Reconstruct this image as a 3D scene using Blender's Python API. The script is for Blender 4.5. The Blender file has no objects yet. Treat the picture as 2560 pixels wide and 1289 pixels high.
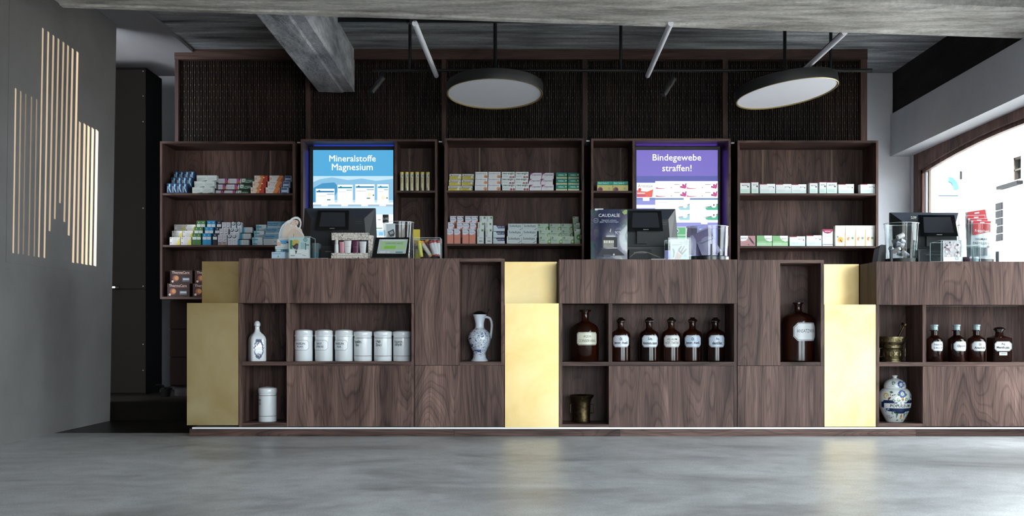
import bpy, bmesh, math, random
from mathutils import Vector, Matrix

# ---------------------------------------------------------------- camera, world, sun, exposure
SC = bpy.context.scene
COL = SC.collection
FPX, CXP, HZ, CAMH = 2830.0, 1280.0, 830.0, 0.59     # focal length in pixels, vertical axis, horizon row, eye height
EXPOSURE = 2.28
cam_d = bpy.data.cameras.new('camera'); cam = bpy.data.objects.new('camera', cam_d); COL.objects.link(cam)
cam.location = (0, 0, CAMH); cam.rotation_euler = (math.pi/2, 0, 0)
cam_d.sensor_width = 36; cam_d.lens = FPX/2560*36; cam_d.shift_y = (HZ-644.5)/2560
cam_d.clip_start = 0.05; cam_d.clip_end = 200
SC.camera = cam
vs = SC.view_settings
vs.view_transform = 'Standard'; vs.look = 'None'; vs.gamma = 1; vs.use_curve_mapping = False; vs.exposure = EXPOSURE
world = bpy.data.worlds.new('world'); SC.world = world; world.use_nodes = True
bg = world.node_tree.nodes['Background']; bg.inputs[0].default_value = (0.86, 0.94, 1.0, 1); bg.inputs[1].default_value = 3.2
sun_d = bpy.data.lights.new('sun', 'SUN'); sun_d.energy = 9.0; sun_d.angle = 0.02; sun_d.color = (1, .96, .9)
sun = bpy.data.objects.new('sun', sun_d); COL.objects.link(sun); sun.location = (-3, 0, 12)
sun.rotation_euler = Vector((0.72, 0.25, -0.64)).to_track_quat('-Z', 'Y').to_euler()
SC.cycles.max_bounces = 10; SC.cycles.diffuse_bounces = 5; SC.cycles.transparent_max_bounces = 16
SC.cycles.sample_clamp_indirect = 6.0
def portal(x, y, z, sx, sz, rot):                     # marks a window opening for the sky light
    d = bpy.data.lights.new('window_portal', 'AREA'); d.shape = 'RECTANGLE'; d.size = sx; d.size_y = sz; d.cycles.is_portal = True
    o = bpy.data.objects.new('window_portal', d); COL.objects.link(o); o.location = (x, y, z); o.rotation_euler = rot
portal(3.56, 7.3, 1.05, 1.9, 3.6, (0, math.pi/2, 0))
portal(3.56, 1.55, 1.1, 1.95, 4.7, (0, math.pi/2, 0))
portal(1.65, -1.35, 1.0, 2.7, 1.9, (math.pi/2, 0, 0))

# ---------------------------------------------------------------- helpers
def lin(c):
    return tuple((v/12.92 if v <= .04045 else ((v+.055)/1.055)**2.4) for v in c)
def hexc(h):
    h = h.lstrip('#'); return lin(tuple(int(h[i:i+2], 16)/255 for i in (0, 2, 4)))
def PX(px, Y): return (px-CXP)/FPX*Y
def PZ(py, Y): return CAMH+(HZ-py)/FPX*Y
WL = {}
class MB:
    def __init__(s): s.v = []; s.f = []; s.m = []; s.mats = []
    def mi(s, m):
        if m is None: return 0
        if m not in s.mats: s.mats.append(m)
        return s.mats.index(m)
    def add(s, vs_, fs, m=None):
        k = len(s.v); s.v += [tuple(p) for p in vs_]; i = s.mi(m)
        for f in fs: s.f.append(tuple(k+j for j in f)); s.m.append(i)
    def box(s, x0, x1, y0, y1, z0, z1, m=None):
        if x0 > x1: x0, x1 = x1, x0
        if y0 > y1: y0, y1 = y1, y0
        if z0 > z1: z0, z1 = z1, z0
        s.add([(x0,y0,z0),(x1,y0,z0),(x1,y1,z0),(x0,y1,z0),(x0,y0,z1),(x1,y0,z1),(x1,y1,z1),(x0,y1,z1)],
              [(3,2,1,0),(4,5,6,7),(0,1,5,4),(1,2,6,5),(2,3,7,6),(3,0,4,7)], m)
        return s
    def pbox(s, px0, py0, px1, py1, Y, d, m=None):     # pixel rectangle seen on the plane Y, extruded back by d
        return s.box(PX(px0,Y), PX(px1,Y), Y, Y+d, PZ(py1,Y), PZ(py0,Y), m)
    def prism(s, poly, y0, y1, m=None):                # polygon in x,z (counter-clockwise from the front) extruded in y
        n = len(poly)
        s.add([(x,y0,z) for x,z in poly]+[(x,y1,z) for x,z in poly],
              [tuple(range(n)), tuple(range(2*n-1,n-1,-1))]+[(i, n+i, n+(i+1)%n, (i+1)%n) for i in range(n)], m)
        return s
    def hull(s, a, b, m=None):                         # loop a joined to loop b (same count), both capped
        n = len(a)
        s.add(list(a)+list(b), [tuple(range(n)), tuple(range(2*n-1,n-1,-1))]+[(i, n+i, n+(i+1)%n, (i+1)%n) for i in range(n)], m)
        return s
    def lathe(s, prof, cx=0, cy=0, z0=0, n=32, m=None, cap=True):
        vs_ = []; fs = []
        for r, z in prof:
            for k in range(n):
                a = 2*math.pi*k/n; vs_.append((cx+r*math.sin(a), cy-r*math.cos(a), z0+z))
        for i in range(len(prof)-1):
            for k in range(n):
                k2 = (k+1) % n; fs.append((i*n+k, i*n+k2, (i+1)*n+k2, (i+1)*n+k))
        if cap:
            if prof[0][0] > 1e-5: fs.append(tuple(range(n-1,-1,-1)))
            if prof[-1][0] > 1e-5: fs.append(tuple((len(prof)-1)*n+k for k in range(n)))
        s.add(vs_, fs, m); return s
    def tube(s, path, r, n=10, m=None, r2=None):
        pts = [Vector(p) for p in path]; rings = []; N = len(pts)
        t0 = (pts[1]-pts[0]).normalized()
        up = Vector((0,0,1)) if abs(t0.z) < .9 else Vector((0,1,0))
        for i, p in enumerate(pts):
            t = (pts[min(i+1,N-1)]-pts[max(i-1,0)]).normalized()
            a = t.cross(up).normalized(); b = a.cross(t).normalized(); up = b
            rr = r if r2 is None else r+(r2-r)*i/(N-1)
            rings.append([tuple(p+a*(rr*math.cos(2*math.pi*k/n))+b*(rr*math.sin(2*math.pi*k/n))) for k in range(n)])
        vs_ = [q for ring in rings for q in ring]; fs = []
        for i in range(N-1):
            for k in range(n):
                k2 = (k+1) % n; fs.append((i*n+k, i*n+k2, (i+1)*n+k2, (i+1)*n+k))
        fs.append(tuple(range(n-1,-1,-1))); fs.append(tuple((N-1)*n+k for k in range(n)))
        s.add(vs_, fs, m); return s
    def flat(s, pts2, y, m=None):                      # flat polygon facing the camera, pts in x,z
        s.add([(x,y,z) for x,z in pts2], [tuple(range(len(pts2)))], m); return s
    def rect(s, x0, z0, x1, z1, y, m=None):
        return s.flat([(x0,z0),(x1,z0),(x1,z1),(x0,z1)], y, m)
    def disc(s, cx, cz, r, y, m=None, n=16, rz=None):
        rz = rz or r
        return s.flat([(cx+r*math.cos(2*math.pi*k/n), cz+rz*math.sin(2*math.pi*k/n)) for k in range(n)], y, m)
    def ring(s, cx, cz, r0, r1, y, m=None, n=20, a0=0, a1=2*math.pi, sz=1.0):
        for k in range(n):
            t0 = a0+(a1-a0)*k/n; t1 = a0+(a1-a0)*(k+1)/n
            s.flat([(cx+r0*math.cos(t0), cz+sz*r0*math.sin(t0)), (cx+r1*math.cos(t0), cz+sz*r1*math.sin(t0)),
                    (cx+r1*math.cos(t1), cz+sz*r1*math.sin(t1)), (cx+r0*math.cos(t1), cz+sz*r0*math.sin(t1))], y, m)
        return s
    def text(s, t, cx, cz, y, w=None, h=None, m=None, bold=0.0, sx=1.0, vert=False, shear=0.0):
        vs_, fs = text2d(t, bold)
        x0 = min(p[0] for p in vs_); x1 = max(p[0] for p in vs_); z0 = min(p[1] for p in vs_); z1 = max(p[1] for p in vs_)
        kx = ky = 1
        if w and h: kx, ky = w/(x1-x0), h/(z1-z0)
        elif w: kx = ky = w/(x1-x0)
        else: kx = ky = h/(z1-z0); kx *= sx
        out = []
        for x, z in vs_:
            a = (x-(x0+x1)/2)*kx; b = (z-(z0+z1)/2)*ky; a += shear*b
            if vert: a, b = -b, a
            out.append((cx+a, y, cz+b))
        s.add(out, fs, m); return s
    def wrap(s, fn, start):                             # re-map vertices added since index start
        for i in range(start, len(s.v)): s.v[i] = tuple(fn(s.v[i]))
        return s
    def build(s, name, mat=None, parent=None, origin=None, smooth=False, loc=None):
        me = bpy.data.meshes.new(name)
        if parent is not None: off = WL[parent]
        elif origin is not None: off = Vector(origin)
        else:
            xs = [p[0] for p in s.v]; ys = [p[1] for p in s.v]; zs = [p[2] for p in s.v]
            off = Vector(((min(xs)+max(xs))/2, (min(ys)+max(ys))/2, min(zs)))
        me.from_pydata([(p[0]-off.x, p[1]-off.y, p[2]-off.z) for p in s.v], [], s.f)
        bm = bmesh.new(); bm.from_mesh(me); bmesh.ops.recalc_face_normals(bm, faces=bm.faces); bm.to_mesh(me); bm.free()
        ms = [mat] if mat is not None else s.mats
        for mm in ms: me.materials.append(mm)
        if mat is None: me.polygons.foreach_set('material_index', s.m)
        if smooth:
            me.polygons.foreach_set('use_smooth', [True]*len(me.polygons)); me.set_sharp_from_angle(angle=math.radians(smooth if smooth > 1 else 38))
        me.update()
        o = bpy.data.objects.new(name, me); COL.objects.link(o)
        if parent is not None: o.parent = parent
        else: o.location = off
        WL[o] = off.copy()
        return o
TXT = {}
def text2d(t, bold=0.0):
    k = (t, bold)
    if k not in TXT:
        cu = bpy.data.curves.new('t', 'FONT'); cu.body = t; cu.resolution_u = 2; cu.offset = bold; cu.size = 1.0
        ob = bpy.data.objects.new('t', cu); COL.objects.link(ob)
        bpy.context.view_layer.update()
        me = bpy.data.meshes.new_from_object(ob.evaluated_get(bpy.context.evaluated_depsgraph_get()))
        TXT[k] = ([(v.co.x, v.co.y) for v in me.vertices], [tuple(p.vertices) for p in me.polygons])
        bpy.data.objects.remove(ob); bpy.data.curves.remove(cu); bpy.data.meshes.remove(me)
    return TXT[k]
def tag(o, label=None, cat=None, group=None, kind=None):
    if label: o['label'] = label
    if cat: o['category'] = cat
    if group: o['group'] = group
    if kind: o['kind'] = kind
    return o
def thing(name, label, cat, loc, group=None):
    o = bpy.data.objects.new(name, None); COL.objects.link(o); o.location = loc; o.empty_display_size = .05
    WL[o] = Vector(loc); return tag(o, label, cat, group)
def struct(o, label=None): return tag(o, label, kind='structure')
def copy_thing(root, loc, label=None):
    r = root.copy(); COL.objects.link(r); r.location = loc; WL[r] = Vector(loc)
    if label: r['label'] = label
    for ch in root.children:
        c = ch.copy(); COL.objects.link(c); c.parent = r
        for g in ch.children:
            d = g.copy(); COL.objects.link(d); d.parent = c
    return r

# ---------------------------------------------------------------- materials
class NT:
    def __init__(s, name):
        s.m = bpy.data.materials.new(name); s.m.use_nodes = True; s.t = s.m.node_tree; s.b = s.t.nodes['Principled BSDF']; s.out = s.t.nodes['Material Output']
    def n(s, kind, **kw):
        o = s.t.nodes.new(kind)
        for k, v in kw.items():
            if k == 'ins':
                for a, b in v.items():
                    if isinstance(b, bpy.types.NodeSocket): s.t.links.new(b, o.inputs[a])
                    else: o.inputs[a].default_value = b
            else: setattr(o, k, v)
        return o
    def l(s, a, b): s.t.links.new(a, b)
    def math(s, op, a, b=0.0, c=0.0):
        o = s.n('ShaderNodeMath', operation=op)
        for i, v in enumerate((a, b, c)):
            if isinstance(v, bpy.types.NodeSocket): s.l(v, o.inputs[i])
            else: o.inputs[i].default_value = v
        return o.outputs[0]
    def ramp(s, fac, stops, interp='LINEAR'):
        o = s.n('ShaderNodeValToRGB'); e = o.color_ramp.elements; o.color_ramp.interpolation = interp
        while len(e) < len(stops): e.new(.5)
        for i, (p, c) in enumerate(stops):
            e[i].position = p; e[i].color = tuple(c)+(1,) if len(c) == 3 else c
        s.l(fac, o.inputs[0]); return o.outputs[0]
    def mix(s, fac, a, b, blend='MIX'):
        o = s.n('ShaderNodeMix', data_type='RGBA', blend_type=blend)
        for i, v in ((0, fac), (6, a), (7, b)):
            if isinstance(v, bpy.types.NodeSocket): s.l(v, o.inputs[i])
            else: o.inputs[i].default_value = v if i == 0 or len(v) == 4 else tuple(v)+(1,)
        return o.outputs[2]
    def noise(s, vec, scale=1, detail=3, rough=.5, dist=0.0, out=0):
        o = s.n('ShaderNodeTexNoise'); o.inputs['Scale'].default_value = scale; o.inputs['Detail'].default_value = detail
        o.inputs['Roughness'].default_value = rough; o.inputs['Distortion'].default_value = dist
        if vec is not None: s.l(vec, o.inputs['Vector'])
        return o.outputs[out]
    def coords(s, scale=(1,1,1), rand=0.0, kind='Object'):
        tc = s.n('ShaderNodeTexCoord').outputs[kind]
        if rand:
            oi = s.n('ShaderNodeObjectInfo').outputs['Random']
            cb = s.n('ShaderNodeCombineXYZ'); s.l(s.math('MULTIPLY', oi, rand), cb.inputs[0]); s.l(s.math('MULTIPLY', oi, rand*.37), cb.inputs[1]); s.l(s.math('MULTIPLY', oi, rand*.71), cb.inputs[2])
            ad = s.n('ShaderNodeVectorMath', operation='ADD'); s.l(tc, ad.inputs[0]); s.l(cb.outputs[0], ad.inputs[1]); tc = ad.outputs[0]
        mp = s.n('ShaderNodeMapping'); mp.inputs['Scale'].default_value = scale; s.l(tc, mp.inputs[0]); return mp.outputs[0]
    def bump(s, h, strength=.2, dist=.01):
        o = s.n('ShaderNodeBump'); o.inputs['Strength'].default_value = strength; o.inputs['Distance'].default_value = dist
        s.l(h, o.inputs['Height']); s.l(o.outputs[0], s.b.inputs['Normal'])
    def set(s, **kw):
        for k, v in kw.items():
            i = s.b.inputs[k.replace('_', ' ')]
            if isinstance(v, bpy.types.NodeSocket): s.l(v, i)
            else: i.default_value = tuple(v)+(1,) if isinstance(v, (tuple, list)) and len(v) == 3 else v
        return s
CM = {}
def C(h, rough=.5, metal=0.0, spec=.5, coat=0.0):
    k = (h, rough, metal, spec, coat)
    if k not in CM:
        t = NT('colour_'+h.lstrip('#')); t.set(Base_Color=hexc(h), Roughness=rough, Metallic=metal, Specular_IOR_Level=spec, Coat_Weight=coat); CM[k] = t.m
    return CM[k]
EM = {}
def E(h, k=1.0):                                       # self-luminous screen / lamp colour
    key = (h, k)
    if key not in EM:
        t = NT('glow_'+h.lstrip('#')); t.set(Base_Color=(0.02,0.02,0.02), Roughness=.3, Emission_Color=hexc(h), Emission_Strength=k*2**(-EXPOSURE)); EM[key] = t.m
    return EM[key]
def walnut(name, axis='z', tint=1.0, dark=1.0):
    t = NT(name)
    sc = {'z': (2.6, 2.6, .42), 'x': (.42, 2.6, 2.6)}[axis]; fs = {'z': (260, 260, 5), 'x': (5, 260, 260)}[axis]; ms = {'z': (26, 26, 1.2), 'x': (1.2, 26, 26)}[axis]
    big = t.noise(t.coords(sc, 19.0), 1, 2.5, .5, .35)
    rings = t.math('FRACT', t.math('MULTIPLY', big, 15.0)); rings2 = t.math('FRACT', t.math('MULTIPLY', big, 60.0))
    med = t.noise(t.coords(ms, 7.0), 1, 4, .6); fine = t.noise(t.coords(fs, 3.0), 1, 2, .6)
    tone = t.noise(t.coords({'z': (4.5, 4.5, .15), 'x': (.15, 4.5, 4.5)}[axis], 31.0), 1, 1.5, .5)
    c0 = t.ramp(rings, [(0, hexc('#352927')), (.2, hexc('#5d4a45')), (.7, hexc('#7a645c')), (.94, hexc('#5a4842')), (1, hexc('#352927'))])
    c1 = t.ramp(tone, [(.3, hexc('#443431')), (.5, hexc('#6a5650')), (.7, hexc('#977e76'))])
    c = t.mix(.5, c0, c1); k = t.ramp(med, [(.3, (.6,.58,.58)), (.7, (1.24,1.22,1.2))]); c = t.mix(.9, c, k, 'MULTIPLY')
    k3 = t.ramp(rings2, [(0, (.5,.48,.48)), (.16, (1,1,1)), (.8, (1.08,1.08,1.08)), (1, (.5,.48,.48))]); c = t.mix(.62, c, k3, 'MULTIPLY')
    k2 = t.ramp(fine, [(.36, (.5,.47,.47)), (.52, (1.05,1.05,1.05)), (.75, (1.22,1.2,1.18))]); c = t.mix(.85, c, k2, 'MULTIPLY')
    c = t.mix(1, c, (tint*dark*1.01, dark*.985, dark*.955), 'MULTIPLY')
    t.set(Base_Color=c, Roughness=t.math('MULTIPLY_ADD', fine, .18, .42), Specular_IOR_Level=.22); t.bump(fine, .12, .002)
    return t.m
def concrete(name, c0, c1, c2, rough=.75, scale=(1,1,1), bump=.35, fine=40, k=1.0):
    t = NT(name); v = t.coords(scale)
    a = t.noise(v, 1.4, 6, .62, .3); b = t.noise(t.coords((1,1,1)), fine, 4, .6); d = t.noise(t.coords(tuple(q*4 for q in scale)), 1, 4, .6)
    c = t.ramp(a, [(.28, hexc(c0)), (.5, hexc(c1)), (.74, hexc(c2))])
    c = t.mix(.6*k, c, t.ramp(d, [(.32, (.5,.5,.5)), (.66, (1.2,1.2,1.2))]), 'MULTIPLY'); c = t.mix(.5*k, c, t.ramp(b, [(.3, (.6,.6,.6)), (.7, (1.25,1.25,1.25))]), 'MULTIPLY')
    t.set(Base_Color=c, Roughness=rough, Specular_IOR_Level=.15); t.bump(t.math('ADD', d, t.math('MULTIPLY', b, .4)), bump, .012); return t.m
M = {}
M['walnut'] = walnut('walnut_upright', 'z', 1.04, .86); M['walnut_x'] = walnut('walnut_lengthwise', 'x', 1.04, .74); M['walnut_shaded'] = walnut('walnut_shaded_shelves', 'z', 1.1, .56)  # shelf-back walnut is the same wood with the dimness back there painted in
M['walnut_deep_shade'] = C('#140d0b', .8, 0, .03)  # near-black drawer colour has the shadow of that low corner painted in
M['ceil'] = concrete('board_marked_concrete', '#4d4e52', '#9a9ca0', '#d0d3d6', .85, (.8, 5.5, 5.5), .8)
M['beam'] = concrete('rough_beam_concrete', '#7a7670', '#bab6b0', '#dedbd6', .85, (1.1, 5, 5), 1.0)
M['beam_y'] = concrete('rough_cross_beam_concrete', '#66676c', '#b2b4ba', '#dcdee2', .85, (4.5, 1.2, 4.5), 1.0)
M['beam_shaded'] = concrete('dark_shaded_beam_concrete', '#1d1b1b', '#2b2827', '#3a3634', .9, (1, .5, 3), .5)  # dark brown concrete, with the shade it lies in put into the colour
M['wallL'] = concrete('smooth_grey_plaster', '#646261', '#6f6d6c', '#797776', .7, (.7,.7,.7), .05, 120, .18)
M['white'] = concrete('white_plaster', '#bcbdc4', '#c6c7cd', '#cdced3', .8, (.6,.6,.6), .04, 90, .18)
M['grey_plaster'] = concrete('grey_white_plaster', '#8a888c', '#949296', '#9c9a9e', .8, (.6,.6,.6), .04, 90, .18)
def floor_mat():
    t = NT('polished_screed'); v = t.coords((.8, 1.1, 1))
    a = t.noise(v, 1.3, 7, .62, .6); b = t.noise(t.coords((1,1,1)), 9, 6, .65, .4); d = t.noise(t.coords((1,1,1)), 160, 3, .6)
    c = t.ramp(a, [(.3, hexc('#8a8888')), (.48, hexc('#bbbcbd')), (.7, hexc('#d3d4d5'))]); c = t.mix(.75, c, t.ramp(b, [(.28, (.66,.65,.64)), (.55, (1,1,1)), (.8, (1.12,1.12,1.12))]), 'MULTIPLY')
    c = t.mix(.8, c, t.ramp(d, [(.3, (.66,.66,.66)), (.7, (1.2,1.2,1.2))]), 'MULTIPLY')
    t.set(Base_Color=c, Roughness=t.math('MULTIPLY_ADD', b, .22, .30), Specular_IOR_Level=.5); t.bump(b, .05, .004); return t.m
M['floor'] = floor_mat()
M['floor_dark'] = concrete('dark_sheet_floor', '#171412', '#1f1b18', '#292420', .35, (.8,.8,.8), .03, 80)
def brass_mat():
    t = NT('brushed_brass'); v = t.coords((1,1,1), 5.0)
    a = t.noise(v, 2.2, 5, .6, .5); b = t.noise(t.coords((3, 3, 220), 2.0), 1, 3, .6)
    c = t.ramp(a, [(.25, hexc('#b59353')), (.5, hexc('#ceb580')), (.78, hexc('#dbcb9e'))])
    t.set(Base_Color=c, Metallic=1.0, Roughness=t.math('MULTIPLY_ADD', a, .22, .30)); t.bump(b, .03, .002); return t.m
M['brass'] = brass_mat()
def clear_mat(name, tint=(1,1,1), ior=1.45, rough=.02):
    t = NT(name); fr = t.n('ShaderNodeFresnel', ins={'IOR': ior}); tr = t.n('ShaderNodeBsdfTransparent', ins={'Color': tuple(tint)+(1,)}); gl = t.n('ShaderNodeBsdfGlossy', ins={'Roughness': rough})
    mx = t.n('ShaderNodeMixShader'); bf = t.n('ShaderNodeNewGeometry').outputs['Backfacing']; t.l(t.math('MULTIPLY', fr.outputs[0], t.math('SUBTRACT', 1.0, bf)), mx.inputs[0]); t.l(tr.outputs[0], mx.inputs[1]); t.l(gl.outputs[0], mx.inputs[2]); t.l(mx.outputs[0], t.out.inputs[0]); return t.m
M['glass'] = clear_mat('window_glass', (.97,.985,.98)); M['acrylic'] = clear_mat('clear_acrylic', (.93,.955,.955), 1.5)
def amber():
    t = NT('amber_glass'); t.set(Base_Color=hexc('#7a3312'), Roughness=.13, Transmission_Weight=.35, IOR=1.45, Specular_IOR_Level=.35, Coat_Weight=.0); 
    t.set(Base_Color=t.ramp(t.noise(t.coords((9,9,2), 4.0), 1, 2, .5), [(.3, hexc('#140704')), (.7, hexc('#3a170a'))])); return t.m
M['amber'] = amber()
M['porc'] = C('#dfe3e6', .22, 0, .5, .5); M['black'] = C('#0b0c0e', .45); M['blackgloss'] = C('#07080a', .12); M['blackmetal'] = C('#0d0d0f', .5, .3)
M['alu'] = C('#d9dadd', .3, .6); M['pos'] = C('#14161b', .55); M['pos2'] = C('#3d424e', .5)
M['cardboard'] = C('#c9c5bf', .7)
# ---------------------------------------------------------------- the room
ZC = 2.70
struct(MB().box(-3.9, 3.7, -1.45, 6.63, -.12, 0).build('floor', M['floor']), 'polished grey screed floor with mottled patches')
m = MB(); m.box(-3.9, 3.7, 6.63, 7.6, -.12, -.001); m.box(-3.9, 3.7, 7.6, 9.5, -.12, .12)
struct(m.build('floor_step', M['floor_dark']), 'dark floor behind the counter with one step')
struct(MB().box(-3.9, 3.6, -1.45, 9.5, ZC, ZC+.15).build('ceiling', M['ceil']), 'board marked raw concrete ceiling')
struct(MB().box(-3.9, -2.38, 6.7, 9.3, ZC-.025, ZC-.001).build('ceiling_plaster', M['grey_plaster']), 'plastered strip of ceiling beside the concrete')
struct(MB().box(-3.9, 3.29, 9.22, 9.4, 0, ZC).build('wall_back', M['white']))
struct(MB().box(-3.9, -3.75, 7.0, 9.3, 0, ZC).build('wall_corridor', M['grey_plaster']))
# front wall behind the camera with a shop window
FY = -1.2
m = MB(); m.box(-2.9, .3, FY-.25, FY, 0, ZC); m.box(3.0, 3.6, FY-.25, FY, 0, ZC); m.box(.3, 3.0, FY-.25, FY, 1.95, ZC); m.box(.3, 3.0, FY-.25, FY, 0, .05)
struct(m.build('wall_front', M['white']))
def window(name, label, frame_mb, panes, fm):
    f = struct(frame_mb.build(name, fm), label)
    for p in panes: p.build('pane', M['glass'], f)
    return f
woodw = walnut('window_frame_wood', 'z', 1.15, .9)
m = MB(); ya, yb = FY-.17, FY-.09
for x in (.3, 1.6, 2.93): m.box(x, x+.07, ya, yb, .05, 1.95)
m.box(.3, 3.0, ya, yb, .05, .12); m.box(.3, 3.0, ya, yb, 1.88, 1.95)
window('window_3', 'wide shop window behind the viewer', m, [MB().box(a+.07, c, FY-.135, FY-.125, .12, 1.88) for a, c in ((.3, 1.6), (1.6, 2.93))], woodw)
# left slab wall with backlit slots; its free end leans slightly
WX = -2.68
def wy(px): return -WX*FPX/(CXP-px)
a = [(-1.45, 0), (7.546, 0), (7.672, ZC), (-1.45, ZC)]
m = MB(); m.hull([(WX, y, z) for y, z in a], [(WX-.14, y, z) for y, z in a])
wl = struct(m.build('wall_left', M['wallL'], origin=(WX, 4, 0)), 'smooth grey slab wall with glowing vertical slots')
def wp(px, py, dx=0.0): y = wy(px); return (WX+dx, y, PZ(py, y))
m = MB(); q = [(14, 655), (238, 683), (262, 40), (24, -90)]
m.hull([wp(x, y, .003) for x, y in q], [wp(x, y, -.01) for x, y in q]); m.build('inset_panel', M['wallL'], wl)
slots = [(37.4,221,31,632,3.2,.55),(50,228,44,634,2.6,.33),(62.5,235,56,635,2.2,.2),(77,242,70,638,2.6,.24),(90,248,83.5,640,2.4,.26),
 (105.5,71,95,642,3.6,.5),(119,80,109,644,4.0,.55),(132,89,122,577,4.4,.45),(144.5,97,135,547,4.2,.42),(157,106,148,507,4.4,.42),(168.5,114,159,554,4.4,.45),(180,122,170,588,5.0,.55),(192,130,181,656,5.4,.68),
 (198,305,192,657,5.0,.62),(210,310,204,659,6.0,.8),(220,315.5,214,661,6.4,.95),(230.5,321,224.5,662,6.6,1.2),(241,326,235.5,664,7.4,1.6)]
for x0, y0, x1, y1, w, e in slots:
    w *= .74
    m = MB(); q = [(x1-w/2, y1-.4*w/2), (x1+w/2, y1+.4*w/2), (x0+w/2, y0+.5*w), (x0-w/2, y0-.5*w)]
    m.hull([wp(x, y, .0055) for x, y in q], [wp(x, y, -.004) for x, y in q]); m.build('light_slot', E('#ffe3c0', e*1.25), wl)
# beams
def beam_y(x, back): return (6.385 if back else 5.84)+.116*x
m = MB(); zb = 2.348
rr = random.Random(4); A = []; B = []
nx = 26
for i in range(nx+1):
    x = -2.42+(3.62+2.42)*i/nx; j = rr.uniform(-.012, .012)
    A.append([(x, beam_y(x, False), ZC), (x, beam_y(x, False)+j*.4, zb+.01), (x, beam_y(x, False)+.025, zb-.004+j*.3), (x, beam_y(x, True)-.06, zb+j*.25), (x, beam_y(x, True)-.045, zb-.008+j*.3), (x, beam_y(x, True)+j*.3, zb-.01), (x, beam_y(x, True), ZC)])
n7 = 7
m.add([p for r in A for p in r], [(i*n7+k, i*n7+k+1, (i+1)*n7+k+1, (i+1)*n7+k) for i in range(nx) for k in range(n7-1)]+[tuple(range(n7-1,-1,-1)), tuple(nx*n7+k for k in range(n7))])
struct(m.build('ceiling_beam', M['beam'], origin=(0, 6, zb)), 'long rough concrete beam crossing above the counter')
m = MB(); a = [(-1.446, 2.387), (-1.27, 2.381), (-1.255, 2.387), (-1.179, 2.385), (-1.179, ZC), (-1.446, ZC)]
m.prism(a, 6.2, 8.47)
struct(m.build('ceiling_beam', M['beam_y'], origin=(-1.3, 7.3, 2.38)), 'short concrete beam running back to the reed panels')
struct(MB().box(3.10, 3.6, -1.2, 9.22, 2.36, ZC).build('ceiling_beam', M['beam_shaded']), 'dark edge beam above the arched window')
# right wall: fascia, piers, sill
m = MB(); m.box(3.08, 3.6, -1.2, 9.22, 2.02, 2.36); m.box(3.24, 3.6, 3.9, 5.5, 0, 2.02); m.box(3.24, 3.6, -1.2, -.8, 0, 2.02); m.box(3.24, 3.29, 9.15, 9.4, 0, 2.02); m.box(3.24, 3.6, 5.5, 9.15, 0, .1); m.box(3.24, 3.6, -.8, 3.9, 0, .08)
struct(m.build('wall_right', M['white']), 'white plastered window wall with a projecting fascia')
# arched window
def arch(y): t = (y-7.5)/1.54; return 1.955-.075*t*t
ys = [5.59+(9.04-5.59)*i/24 for i in range(25)]
m = MB(); X0, X1 = 3.245, 3.285
def ybox(b, pts, x0, x1): b.hull([(x0, y, z) for y, z in pts], [(x1, y, z) for y, z in pts])
ybox(m, [(9.15, .1), (9.04, .1), (9.04, 2.02), (9.15, 2.02)], X0, X1); ybox(m, [(5.59, .1), (5.5, .1), (5.5, 2.02), (5.59, 2.02)], X0, X1); ybox(m, [(9.04, .1), (5.59, .1), (5.59, .2), (9.04, .2)], X0, X1)
for i in range(24): ybox(m, [(ys[i+1], arch(ys[i+1])), (ys[i], arch(ys[i])), (ys[i], 2.02), (ys[i+1], 2.02)], X0, X1)
w1 = struct(m.build('window_1', woodw, origin=(3.3, 7.5, .1)), 'large arched window with a dark wooden frame')
m = MB()
for i in range(24): ybox(m, [(ys[i+1], arch(ys[i+1])-.03), (ys[i], arch(ys[i])-.03), (ys[i], arch(ys[i])), (ys[i+1], arch(ys[i+1]))], X0+.02, X1+.01)
ybox(m, [(9.04, .2), (9.01, .2), (9.01, 1.9), (9.04, 1.9)], X0+.02, X1+.01); m.build('inner_moulding', woodw, w1)
MB().box(X0+.035, X1+.012, 8.905, 8.935, .2, 1.90).build('sash_stile', C('#6a5648', .5), w1)
MB().box(X0+.03, X1+.005, 8.965, 8.985, .2, 1.89).build('sash_stile', C('#8a8c90', .4, .5), w1)
m = MB(); pts = [(9.03, .2)]+[(5.595, .2)]+[(y, arch(y)-.005) for y in ys]; ybox(m, pts, 3.272, 3.280); m.build('pane', M['glass'], w1)
m = MB()
for y in (-.8, 1.52, 3.84): m.box(X0, X1, y, y+.06, .08, 2.02)
m.box(X0, X1, -.8, 3.9, .08, .14); m.box(X0, X1, -.8, 3.9, 1.96, 2.02)
window('window_2', 'tall side shop window nearer the viewer', m, [MB().box(3.262, 3.27, -.74, 1.52, .14, 1.96), MB().box(3.262, 3.27, 1.58, 3.84, .14, 1.96)], woodw)

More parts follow.
